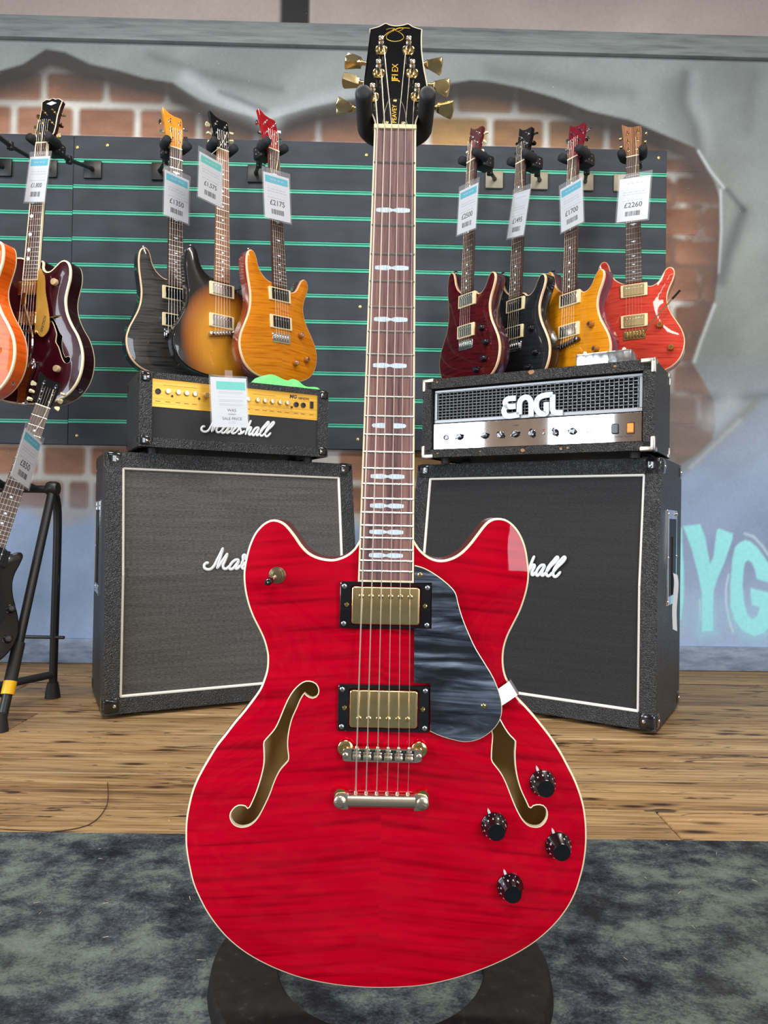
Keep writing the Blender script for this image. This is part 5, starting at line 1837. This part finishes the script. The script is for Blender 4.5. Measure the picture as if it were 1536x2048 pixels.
def cabinet(label, m, clothm, handle_side, logo):
    Wd, Hh, Dp, ks, st = .77, .755, .365, .40, .050
    root = empty('speaker_cabinet', label, 'speaker cabinet', mat=m)
    bo = .044
    z0 = .012
    fy = lambda z: 0.0 if z < ks else (z - ks) / (Hh - ks) * st
    g_ = .014
    b = B()
    # carcass behind the grille
    b.add(*extrude_x([(g_, z0), (g_, ks), (st + g_, Hh), (Dp, Hh), (Dp, z0)], 0, Wd, 0))
    b = B()
    b.add(*extrude_x([(g_ + .004, z0 + .002), (g_ + .004, ks), (st + g_ + .004, Hh - .002), (Dp, Hh - .002), (Dp, z0 + .002)], .002, Wd - .002, .012))
    for x0, x1 in ((0, bo), (Wd - bo, Wd)):
        b.add(*extrude_x([(0, z0), (0, ks), (st, Hh), (Dp, Hh), (Dp, z0)], x0, x1, .018, 4))
    b.add(*extrude_x([(fy(Hh - bo), Hh - bo), (st, Hh), (Dp, Hh), (Dp, Hh - bo)], .01, Wd - .01, .010))
    b.add(*extrude_x([(0, z0), (0, z0 + bo), (Dp, z0 + bo), (Dp, z0)], .01, Wd - .01, .010))
    b.build('shell', TOLEX, root, 35)
    gy = .010
    V = [(bo, gy, z0 + bo), (Wd - bo, gy, z0 + bo), (Wd - bo, gy, ks), (bo, gy, ks), (bo, fy(Hh - bo) + gy, Hh - bo), (Wd - bo, fy(Hh - bo) + gy, Hh - bo)]
    mk('grille_cloth', V + [(x, y + .006, z) for x, y, z in V], [(0, 1, 2, 3), (3, 2, 5, 4), (6, 9, 8, 7), (9, 10, 11, 8)], clothm, root)
    pm = material('white_piping', lin(222, 218, 208), .5)
    e = .003
    path = [(bo + e, gy - .003, z0 + bo + e), (Wd - bo - e, gy - .003, z0 + bo + e), (Wd - bo - e, gy - .003, ks), (Wd - bo - e, fy(Hh - bo) + gy - .003, Hh - bo - e), (bo + e, fy(Hh - bo) + gy - .003, Hh - bo - e), (bo + e, gy - .003, ks), (bo + e, gy - .003, z0 + bo + e)]
    for i, (a, c) in enumerate(zip(path[:-1], path[1:])):
        mk('piping', *tube([a, c], .0048, 8), pm, root, 40)
    s = .026
    sc = B().add(*lathe([(.0048, 0), (.0045, .0015), (.002, .0025)], 12), m=RX(90)).mesh('screw', CHROME, 40)
    scx = B().add(*lathe([(.0048, 0), (.0045, .0015), (.002, .0025)], 12), m=RY(90)).mesh('screw', CHROME, 40)
    for x in (s - .003, Wd - s + .003):
        for z, yy in ((z0 + s - .003, s - .003), (Hh - s + .003, st + s - .004)):
            c = corner_cap(root, x, yy, z, s, BLACKP)
            link('screw', sc, c, (.008 if x < .3 else -.008, -s, 0))
            c2 = corner_cap(root, x, Dp - s + .003, z, s, BLACKP)
            link('screw', scx, c2, (-s if x < .3 else s, .004, 0))
            link('screw', scx, c, (-s if x < .3 else s, .006, 0))
    marshall_logo(root, logo, .413, .285, gy - .001, 0)
    # recessed side handle
    x = 0 if handle_side < 0 else Wd
    sg = handle_side
    yc, zc = .20, .475
    hw_, hh_ = .075, .138
    hd = mk('side_handle', *rbox((x + sg * -.004, yc - hw_, zc - hh_), (x + sg * .004, yc + hw_, zc + hh_), .003), CHROME, root, 40)
    mk('handle_recess', *rbox((x + sg * -.002, yc - hw_ + .018, zc - hh_ + .026), (x + sg * .0046, yc + hw_ - .018, zc + hh_ - .026), .001), material('handle_hollow', (.003, .003, .004), .5), hd)
    mk('grip_bar', *tube([(x + sg * .004, yc - .01, zc - hh_ + .03), (x + sg * .005, yc - .012, zc + .06)], .004, 8), BLACKM, hd)
    for a in (-1, 1):
        for bz in (-1, 0, 1):
            link('screw', scx, hd, mat=T3(x + sg * .004, yc + a * (hw_ - .008), zc + bz * (hh_ - .012)) @ (RZ(0) if sg > 0 else RZ(180)))
    for fx in (.05, Wd - .05):
        for fy_ in (.06, Dp - .06):
            mk('foot', *lathe([(.020, 0), (.022, .016)], 14), RUBBER, root, 40, loc=(fx, fy_, 0))
    return root


LC = T3(-.776, 1.985, 0) @ RZ(26.57)
a_ = math.radians(-31.59)
RC = T3(.74 - .77 * math.cos(a_), 1.915 - .77 * math.sin(a_), 0) @ RZ(-31.59)
cabinet('angled black speaker cabinet with woven grey grille under the gold-panel amplifier', LC, CLOTH_L, -1, .272)
cabinet('angled black speaker cabinet with smooth black grille under the chrome-panel amplifier', RC, CLOTH_R, 1, .228)


def gold_amp():
    Wd, Hh, Dp = .590, .218, .246
    m = T3(-.709, 2.038, .757) @ RZ(27.71)
    root = empty('amplifier_head', 'black amplifier head with a gold control panel and white script lettering', 'amplifier', mat=m)
    z0 = .015
    b = B()
    b.add(*extrude_x([(.014, z0 + .004), (.014, Hh + z0 - .004), (Dp, Hh + z0 - .004), (Dp, z0 + .004)], .004, Wd - .004, .008))
    pw, tw, bw_ = .036, .018, .028
    for x0, x1 in ((0, pw), (Wd - pw, Wd)):
        b.add(*extrude_x([(0, z0), (0, Hh + z0), (Dp, Hh + z0), (Dp, z0)], x0, x1, .013))
    b.add(*extrude_x([(.002, Hh + z0 - tw), (.002, Hh + z0), (Dp, Hh + z0), (Dp, Hh + z0 - tw)], .012, Wd - .012, .006))
    b.add(*extrude_x([(.002, z0), (.002, z0 + bw_), (Dp, z0 + bw_), (Dp, z0)], .012, Wd - .012, .006))
    b.build('shell', TOLEX, root, 35)
    zt, zm, zb = z0 + Hh - tw, z0 + .118, z0 + bw_
    gp = noisy('brushed_gold_panel', [(.3, lin(206, 152, 42)), (.7, lin(232, 184, 70))], scale=(2, 1, 60), nscale=3, rough=.36, metal=.35)
    pan = mk('control_panel', *rbox((pw, .008, zm), (Wd - pw, .016, zt)), gp, root)
    mk('front_cloth', *rbox((pw, .009, zb), (Wd - pw, .016, zm)), CLOTH_H, root)
    kb = B().add(*lathe([(.0085, 0), (.0080, .002), (.0074, .013), (.0068, .0145), (.003, .0148)], 16), m=RX(90)).mesh('knob', material('brass_knob', (.80, .68, .46), .25, .9), 35)
    tv = lambda s: s * 2.038 / (2.038 * s + 2.312 * (1 - s))
    px = lambda c: tv((c - 165) / 1290) * Wd
    zc = zm + .047
    for c in (362, 433, 490, 547, 625, 690, 760, 840, 910, 975, 1025, 1075, 1127, 1178):
        link('knob', kb, pan, (px(c), .008, zc))
    jk = B().add(*lathe([(.0085, 0), (.0085, .003), (.0055, .0035), (.0050, .001)], 16), m=RX(90)).mesh('jack', BLACKM, 35)
    for c in (295, 1240, 1288):
        link('jack', jk, pan, (px(c), .008, zc - .002))
    sb = B().add(*rbox((-.0028, -.004, -.003), (.0028, 0, .003), .0006, 1)).mesh('button', BLACKM)
    for c in (392, 577, 1210):
        link('button', sb, pan, (px(c), .008, zc - .012))
    sw = mk('power_switch', *rbox((px(1345) - .006, .0035, zc - .010), (px(1345) + .006, .008, zc + .012), .001, 1), BLACKP, pan)
    pr = B()
    for c in (295, 362, 433, 490, 547, 910, 975, 1025, 1075, 1127, 1178, 1240, 1288, 1345):
        pr.add(*rbox((px(c) - .007, .0076, zm + .016), (px(c) + .007, .0078, zm + .0175)))
    for c0, c1 in ((330, 560), (650, 900), (940, 1100)):
        pr.add(*rbox((px(c0), .0076, zt - .017), (px(c1), .0078, zt - .0163)))
    pr.build('panel_print', INK, pan)
    link('lettering', text_mesh('MG', .016, INK, .0001, .0006, .2), pan, mat=T3(px(1218), .0077, zt - .013) @ FACE)
    link('lettering', text_mesh('100HDFX', .0095, INK, .0001, .0003, .2), pan, mat=T3(px(1288), .0077, zt - .016) @ FACE)
    marshall_logo(root, px(590), zb + .026, px(1090) - px(590), .0075)
    s = .019
    sc = B().add(*lathe([(.0042, 0), (.004, .0015), (.002, .0022)], 12), m=RX(90)).mesh('screw', CHROME, 40)
    for x in (s - .002, Wd - s + .002):
        for z in (z0 + s - .002, z0 + Hh - s + .002):
            for y in (s - .002, Dp - s + .002):
                c = corner_cap(root, x, y, z, s, BLACKP, .011)
                if y < .1:
                    link('screw', sc, c, (.006 if x < .3 else -.006, -s, 0))
    for fx in (.05, Wd - .05):
        for fy_ in (.05, Dp - .05):
            mk('foot', *lathe([(.014, -.002), (.016, .016)], 12), RUBBER, root, 40, loc=(fx, fy_, 0))
    # bright green cloth lying crumpled on top
    n, k = 26, 16
    V, Fs = [], []
    r = np.random.RandomState(4)
    X0, X1, Y0, Y1 = .345, .575, .022, .112
    for j in range(k):
        for i in range(n):
            u, v = i / (n - 1), j / (k - 1)
            x = X0 + (X1 - X0) * u + .006 * math.sin(5 * v + 2)
            y = Y0 + (Y1 - Y0) * v + .006 * math.sin(6 * u)
            hgt = 1.5 * (.026 * math.exp(-((u - .28) / .20) ** 2) + .020 * math.exp(-((u - .62) / .10) ** 2) + .006 * math.sin(9 * u + 3 * v) ** 2 + .005 * math.exp(-((u - .92) / .07) ** 2))
            hgt *= (.35 + .65 * math.sin(math.pi * min(1, v * 1.1 + .12)))
            edge = min(1, min(u, 1 - u, v, 1 - v) * 12 + .12)
            V.append((x, y, Hh + z0 + .0015 + hgt * edge))
    for j in range(k - 1):
        for i in range(n - 1):
            Fs.append((j * n + i, j * n + i + 1, (j + 1) * n + i + 1, (j + 1) * n + i))
    q = len(V)
    V2 = V + [(x, y, z - .0014) for x, y, z in V]
    Fs2 = Fs + [tuple(i + q for i in f[::-1]) for f in Fs]
    o = mk('cleaning_cloth', V2, Fs2, noisy('green_microfibre', [(.3, lin(98, 214, 108)), (.7, lin(124, 236, 132))], nscale=60, rough=.9, bump=.3, bscale=600), None, 60)
    o.matrix_world = m
    tag(o, 'bright green cleaning cloth crumpled on the gold-panel amplifier', 'cloth')
    return m


AMP_L = gold_amp()


def sale_sign():
    root = empty('sale_sign', 'sale price sheet in a clear sleeve hanging over the gold-panel amplifier', 'sign', mat=pose((-.455, 2.062, .905), 22.0, 7.0, 2.2))
    w, h = .104, .148
    mk('sheet', *rbox((-w / 2, -h / 2, -.0004), (w / 2, h / 2, .0004)), PAPER, root)
    mk('header_band', *rbox((-w / 2 + .016, h / 2 - .036, .0003), (w / 2 - .004, h / 2 - .012, .0006)), TEALG, root)
    fp = B()
    for y in (.030, .026, .006, .002, -.006, -.010):
        fp.add(*rbox((-.030, y, .0003), (.040, y + .0016, .0006)))
    for y in (.036, .016, -.016, -.042, -.064):
        fp.add(*rbox((-.036, y, .0003), (.048, y + .0005, .0005)))
    fp.build('fine_print', INKG, root)
    for t, y, s in (('WAS', -.024, .012), ('£265', -.035, .010), ('SALE PRICE', -.049, .0115), ('£150', -.0595, .010)):
        link('lettering', text_mesh(t, s, INK if s > .0105 else INKG, .0001), root, mat=T3(.006, y, .0006))
    mk('strike_line', *rbox((-.006, -.0355, .0008), (.018, -.0348, .0010)), INK, root)
    mk('clear_sleeve', *rbox((-w / 2 - .004, -h / 2 - .003, -.0007), (w / 2 + .004, h / 2 + .006, .0011)), SLEEVE, root)
    mk('tape', *rbox((-.010, h / 2 - .004, .0012), (.012, h / 2 + .022, .0016)), SLEEVE, root)


sale_sign()


def chrome_amp():
    Wd, Hh, Dp = .706, .249, .265
    a = math.radians(-30.26)
    m = T3(.729 - Wd * math.cos(a), 1.922 - Wd * math.sin(a), .757) @ RZ(-30.26)
    root = empty('amplifier_head', 'black amplifier head with wire-mesh front and mirror chrome control panel', 'amplifier', mat=m)
    z0 = .015
    bo = .030
    b = B()
    b.add(*extrude_x([(.034, z0 + .003), (.034, Hh + z0 - .003), (Dp, Hh + z0 - .003), (Dp, z0 + .003)], .003, Wd - .003, .006))
    for x0, x1 in ((0, bo), (Wd - bo, Wd)):
        b.add(*extrude_x([(0, z0), (0, Hh + z0), (Dp, Hh + z0), (Dp, z0)], x0, x1, .012))
    b.add(*extrude_x([(0, Hh + z0 - bo), (0, Hh + z0), (Dp, Hh + z0), (Dp, Hh + z0 - bo)], .006, Wd - .006, .012))
    b.add(*extrude_x([(0, z0), (0, z0 + .024), (Dp, z0 + .024), (Dp, z0)], .006, Wd - .006, .010))
    b.build('shell', TOLEX2, root, 35)
    # worn spots in the covering
    worn = material('bare_wood_chip', lin(150, 110, 76), .8)
    r = random.Random(8)
    for x, z, s in ((.36, Hh + z0 - .006, .0085), (.05, Hh + z0 - .010, .003), (.335, z0 + .012, .0055), (.45, z0 + .012, .004), (.47, z0 + .014, .0035), (.20, z0 + .013, .0025), (.60, Hh + z0 - .012, .0035), (.055, z0 + .012, .003)):
        P = [(s * (.7 + .5 * r.random()) * math.cos(t) * 1.3, s * (.6 + .5 * r.random()) * math.sin(t)) for t in np.linspace(0, 6.28, 9, endpoint=False)]
        mk('chipped_spot', *prism(P, 0, .0006), worn, root, m=T3(x, .0002, z) @ FACE)
    zs, ze = z0 + .110, z0 + Hh - bo - .004
    x0, x1 = bo + .004, Wd - bo - .004
    fr = material('grey_mesh_frame', (.30, .30, .31), .45, .6)
    b = B()
    y = .016
    for lo, hi in (((x0, y, ze - .008), (x1, y + .008, ze)), ((x0, y, zs), (x1, y + .008, zs + .010)), ((x0, y, zs + .01), (x0 + .009, y + .008, ze - .008)), ((x1 - .009, y, zs + .01), (x1, y + .008, ze - .008))):
        b.add(*rbox(lo, hi, .001, 1))
    gr = b.build('grille_frame', fr, root)
    mk('grille_backing', *rbox((x0, .030, zs), (x1, .034, ze)), material('dark_behind_grille', (.004, .004, .005), .9), root)
    # woven wire
    wm = material('wire_mesh', (.26, .26, .27), .42, .9)
    b = B()
    nx, nz = 48, 10
    xa, xb, za, zb = x0 + .006, x1 - .006, zs + .006, ze - .004
    for i in range(nx):
        x = xa + (xb - xa) * (i + .5) / nx
        pth = [(x, .021 + .0011 * (1 if (i + j) % 2 else -1), za + (zb - za) * (j + .5) / nz) for j in range(nz)]
        pth = [(x, .021, za)] + pth + [(x, .021, zb)]
        b.add(*tube(pth, .0015, 5, False))
    for j in range(nz):
        z = za + (zb - za) * (j + .5) / nz
        pth = [(xa, .021, z)] + [(xa + (xb - xa) * (i + .5) / nx, .021 - .0011 * (1 if (i + j) % 2 else -1), z) for i in range(nx)] + [(xb, .021, z)]
        b.add(*tube(pth, .0015, 5, False))
    wv = b.build('woven_wire', wm, root)
    wv['kind'] = 'stuff'
    # chrome panel
    cz0, cz1 = z0 + .026, zs - .003
    cp = material('mirror_chrome', (.86, .86, .88), .035, 1.0)
    pan = mk('control_panel', *rbox((x0, .012, cz0), (x1, .020, cz1), .001, 1), cp, root)
    pt = lambda t: x0 + (x1 - x0) * t
    zc = (cz0 + cz1) / 2 - .004
    kb = B().add(*prism([(0, .0145), (.0045, .006), (.0085, .002), (.0085, -.002), (.0045, -.006), (0, -.0145), (-.0045, -.006), (-.0085, -.002), (-.0085, .002), (-.0045, .006)], .0, .011, .003), m=FACE).add(*lathe([(.0105, 0), (.0105, .003), (.008, .004)], 16), m=RX(90)).mesh('pointer_knob', BLACKP, 40)
    for i, t in enumerate((.144, .277, .358, .431, .512, .621, .70)):
        link('pointer_knob', kb, pan, mat=T3(pt(t), .012, zc) @ RY((60, 70, -40, 65, -12, -20, -80)[i]))
    jk = B().add(*lathe([(.009, 0), (.009, .003), (.0055, .0036), (.005, .001)], 16), m=RX(90)).mesh('jack', DKMET, 35)
    link('jack', jk, pan, (pt(.070), .012, zc))
    mk('lamp', *lathe([(.003, 0), (.0028, .002), (.001, .003)], 10), material('red_lamp', (.3, .05, .04), .2), pan, 40, m=T3(pt(.567), .012, zc + .010) @ RX(90))
    sm = B().add(*lathe([(.0028, 0), (.0022, .006), (.001, .0066)], 10), m=RX(90)).mesh('mini_toggle', CHROME, 40)
    link('mini_toggle', sm, pan, (pt(.567), .012, zc - .003))
    mk('standby_switch', *rbox((pt(.872), .006, zc - .013), (pt(.903), .013, zc + .015), .002, 1), BLACKP, pan)
    om = material('lit_orange_switch', lin(236, 120, 10), .3)
    g = G(om)
    g.b.inputs['Emission Color'].default_value = (*lin(240, 110, 0), 1)
    g.b.inputs['Emission Strength'].default_value = .55
    sw = mk('switch_bezel', *rbox((pt(.936), .008, zc - .015), (pt(.970), .013, zc + .017), .001, 1), BLACKP, pan)
    mk('power_switch', *rbox((pt(.939), .005, zc - .012), (pt(.967), .009, zc + .014), .002, 1), om, sw)
    for t, s in (('TREBLE', .431), ('MASTER', .621), ('PRESENCE', .70)):
        link('lettering', text_mesh(t, .0062, INK, .0001), pan, mat=T3(pt(s), .0117, zc + .026) @ FACE)
    for t, s in (('INPUT', .070), ('GAIN', .144)):
        link('lettering', text_mesh(t, .0062, INK, .0001), pan, mat=T3(pt(s), .0117, zc + .022) @ FACE)
    link('lettering', text_mesh('Fireball', .017, INK, .0001, .0001, .1), pan, mat=T3(pt(.800), .0117, zc - .006) @ FACE)
    link('lettering', text_mesh('STANDBY   POWER', .006, INK, .0001), pan, mat=T3(pt(.92), .0117, zc - .022) @ FACE)
    # logo of thick joined strokes
    E1 = [(425, 285), (330, 290), (262, 302), (212, 345), (205, 395), (250, 440), (330, 452), (425, 440)]
    E2 = [(250, 440), (192, 490), (180, 560), (215, 620), (290, 640), (400, 625), (500, 605)]
    N1 = [(500, 605), (500, 500), (502, 400), (530, 320), (600, 268), (675, 272), (728, 335), (740, 430), (742, 540), (742, 640)]
    G1 = [(1046, 350), (1046, 450), (1046, 555), (1000, 578), (930, 570), (870, 520), (843, 430), (858, 325), (920, 255), (1030, 218), (1168, 205)]
    L1 = [(1168, 205), (1168, 300), (1168, 420), (1172, 490), (1205, 540), (1270, 552), (1370, 545)]
    S = []
    tA, tB = .378 * Wd, .642 * Wd
    for s_ in (E1, E2, N1, G1, L1):
        q = []
        for x, y_ in s_:
            yy = y_ + (x - 150) * .085
            q.append((tA + (x - 150) / 1230 * (tB - tA), (690 - yy) / 690 * .106 + zs + .002))
        S.append(q)
    b = B()
    for s_ in S:
        p = catmull([(x, z, 0) for x, z in s_], 4)
        b.add(*tube(p, 1.0, 4, flat=(.0115, .0050), up=(0, 0, 1)))
    b.build('logo', material('brushed_logo_metal', (.50, .55, .57), .5, .35), root, 30, m=T3(0, .013, 0) @ FACE)
    # pale metal corners
    cm = material('nickel_corner', (.74, .68, .58), .3, 1.0)
    for x in (0, Wd):
        sx = 1 if x == 0 else -1
        for z in (z0, z0 + Hh):
            sz = 1 if z == z0 else -1
            c = B()
            t, L = .003, .038
            lo = lambda *p: p
            def slab(ax, ay, az):
                x_ = sorted((x - sx * t, x + sx * ax))
                y_ = sorted((-t, ay))
                z_ = sorted((z - sz * t, z + sz * az))
                c.add(*rbox((x_[0], y_[0], z_[0]), (x_[1], y_[1], z_[1]), .0035, 2))
            slab(L, .010, .010)
            slab(.010, L, .010)
            slab(.010, .010, L)
            c.build('corner_guard', cm, root, 45)
            c = B()
            for (ax, ay, az) in ((L * .8, .010, .010), (.010, L * .8, .010), (.010, .010, L * .8)):
                x_ = sorted((x - sx * t, x + sx * ax))
                y_ = sorted((Dp + t, Dp - ay))
                z_ = sorted((z - sz * t, z + sz * az))
                c.add(*rbox((x_[0], y_[0], z_[0]), (x_[1], y_[1], z_[1]), .0035, 2))
            c.build('corner_guard', cm, root, 45)
    for fx in (.06, Wd - .06):
        for fy_ in (.05, Dp - .05):
            mk('foot', *lathe([(.014, -.002), (.016, .016)], 12), RUBBER, root, 40, loc=(fx, fy_, 0))
    # patterned metal box standing on top
    et = material('engine_turned_metal', (.66, .66, .66), .22, 1.0)
    g = G(et)
    vo = g.n('ShaderNodeTexVoronoi')
    vo.inputs['Scale'].default_value = 46
    vo.inputs['Randomness'].default_value = .25
    g.l(g.coord('Object'), vo.inputs['Vector'])
    g.color(g.ramp(vo.outputs['Distance'], [(.1, (.82, .82, .82)), (.5, (.42, .42, .42))]))
    g.bump(vo.outputs['Distance'], .5, .002)
    mb = m @ T3(.560, .075, z0 + Hh)
    bx = empty('effects_box', 'small swirl-patterned metal box standing on the chrome-panel amplifier', 'effects unit', mat=mb)
    mk('housing', *rbox((-.078, -.045, .0), (.078, .045, .040), .003), et, bx, 40)
    for sx in (-1, 1):
        mk('thumb_screw', *lathe([(.0055, 0), (.0055, .006), (.003, .0085)], 14), IVORY, bx, 40, loc=(sx * .055, -.030, .040))
    return m


AMP_R = chrome_amp()

# white strip hanging from the right cabinet's handle
pt_ = []
b = B()
H = [(.77 + .010, .185, .43), (.77 + .014, .180, .40), (.77 + .011, .172, .33), (.77 + .014, .166, .27)]
L_, R_ = [], []
for (x, y, z) in catmull(H, 4):
    L_.append((x, y - .010, z))
    R_.append((x + .010, y + .000, z - .006))
n = len(L_)
V = L_ + R_ + [(x + .0006, y, z) for x, y, z in L_] + [(x + .0006, y, z) for x, y, z in R_]
Fs = [(i, i + 1, n + i + 1, n + i) for i in range(n - 1)] + [(2 * n + i, 3 * n + i, 3 * n + i + 1, 2 * n + i + 1) for i in range(n - 1)]
Fs += [(i, 2 * n + i, 2 * n + i + 1, i + 1) for i in range(n - 1)] + [(n + i, n + i + 1, 3 * n + i + 1, 3 * n + i) for i in range(n - 1)]
o = mk('paper_strip', V, Fs, PAPER)
o.matrix_world = RC
tag(o, 'white paper strip dangling from the side handle of the smooth-grille cabinet', 'paper')


# ------------------------------------------------------------------ folding stand and black guitar at the left edge
def folding_stand():
    root = empty('folding_stand', 'black tubular folding guitar stand with a yellow band on its front leg', 'guitar stand', loc=(-1.0, 2.05, 0))
    o = Vector((-1.0, 2.05, 0))
    P = lambda x, y, z: tuple(Vector((x, y, z)) - o)
    top = (-.995, 2.130, .648)
    foot_b, foot_f = (-1.025, 2.222, .0), (-1.000, 1.870, .0)
    yel = material('yellow_band', lin(232, 176, 24), .4)
    lerp = lambda a, b_, t: tuple(a[i] + (b_[i] - a[i]) * t for i in range(3))
    bk = catmull([top, (-1.002, 2.175, .600), lerp((-1.005, 2.19, .55), foot_b, .1), lerp((-1.005, 2.19, .55), foot_b, .5), lerp((-1.005, 2.19, .55), foot_b, .97)], 4)
    mk('back_leg', *tube([P(*p) for p in bk], .0125, 14), BLACKM, root, 50)
    fl = catmull([top, lerp(top, foot_f, .06), lerp(top, foot_f, .5), lerp(top, foot_f, .98)], 4)
    fr = mk('front_leg', *tube([P(*p) for p in fl], .0125, 14), BLACKM, root, 50)
    mk('leg_sleeve', *tube([P(*lerp(top, foot_f, .665)), P(*lerp(top, foot_f, .815))], .0165, 14), RUBBER, fr, 50)
    mk('yellow_band', *tube([P(*lerp(top, foot_f, .815)), P(*lerp(top, foot_f, .865))], .0170, 14), yel, fr, 50)
    mk('foot', *lathe([(.023, 0), (.021, .02), (.016, .048)], 14), RUBBER, root, 40, loc=P(*foot_b))
    mk('foot', *lathe([(.022, 0), (.020, .02), (.016, .048)], 14), RUBBER, root, 40, loc=P(foot_f[0], foot_f[1], 0))
    mk('hinge', *lathe([(.019, -.016), (.022, -.010), (.022, .010), (.019, .016)], 16), BLACKM, root, 40, m=T3(*P(*top)) @ RY(90))
    mk('top_bar', *tube([P(-1.01, 2.130, .646), P(-1.75, 2.130, .646)], .0115, 14), BLACKM, root, 50)
    for x in (-1.055, -1.125, -1.34, -1.41):
        mk('neck_finger', *tube(catmull([P(x, 2.128, .650), P(x, 2.085, .656), P(x - .004, 2.055, .668)], 4), .0115, 10), BLACKR, root, 50)
    mk('brace', *tube([P(-.985, 2.205, .190), P(-1.75, 2.215, .190)], .0055, 10), BLACKM, root, 50)
    mk('lower_bar', *tube([P(-1.02, 2.205, .075), P(-1.18, 2.02, .060), P(-1.75, 1.99, .060)], .0115, 12), BLACKR, root, 50)
    # far end frame, outside the picture
    mk('back_leg', *tube([P(-1.75, 2.130, .646), P(-1.75, 2.222, .004)], .0125, 12), BLACKM, root, 50)
    mk('front_leg', *tube([P(-1.75, 2.130, .646), P(-1.75, 1.870, .004)], .0125, 12), BLACKM, root, 50)


folding_stand()


def floor_guitar():
    nut = Vector((-1.042, 2.150, .893))
    brd = Vector((-1.088, 1.885, .318))
    Y = (nut - brd).normalized()
    yaw = math.radians(30)
    n = Vector((math.sin(yaw), -math.cos(yaw), 0))
    Z = (n - Y * n.dot(Y)).normalized()
    X = Y.cross(Z)
    m = Matrix.Identity(4)
    for i in range(3):
        m[i][0], m[i][1], m[i][2], m[i][3] = X[i], Y[i], Z[i], brd[i]
    PM['floor'] = m
    r = double_cut('electric_guitar', 'black guitar leaning in the folding stand with pale tuner buttons', m, BLKB, BLKB, BLKB, BLKB, ROSED, BLACKP, BLACKP, 'coil', 'trem', CHROME, [(.09, .02), (.105, -.06)], BLACKP, CRB, None, inlay='dot', outline=FL_BODY, head_angle=16)
    return m


floor_guitar()
_st = [o for o in bpy.data.objects if o.name == 'folding_stand'][0]
for sx in (-.065, .060):
    w = PM['floor'] @ Vector((sx, -.158, -.022))
    f = PM['floor'] @ Vector((sx, -.150, .022))
    pts = [(w.x, 2.0, .062), (w.x, w.y + .05, w.z - .03), tuple(w), (f.x, f.y, f.z)]
    mk('cradle_arm', *tube(catmull([(x + 1.0, y - 2.05, z) for x, y, z in pts], 4), .0085, 10), BLACKR, _st, 50)
price_tag('price tag marked £850 on the black guitar in the folding stand', (-1.012, 2.006, .727), 88.0, -5.3, -17.9, '£850', TEAL, PM['floor'] @ Vector((.012, .70, .016)), .024)
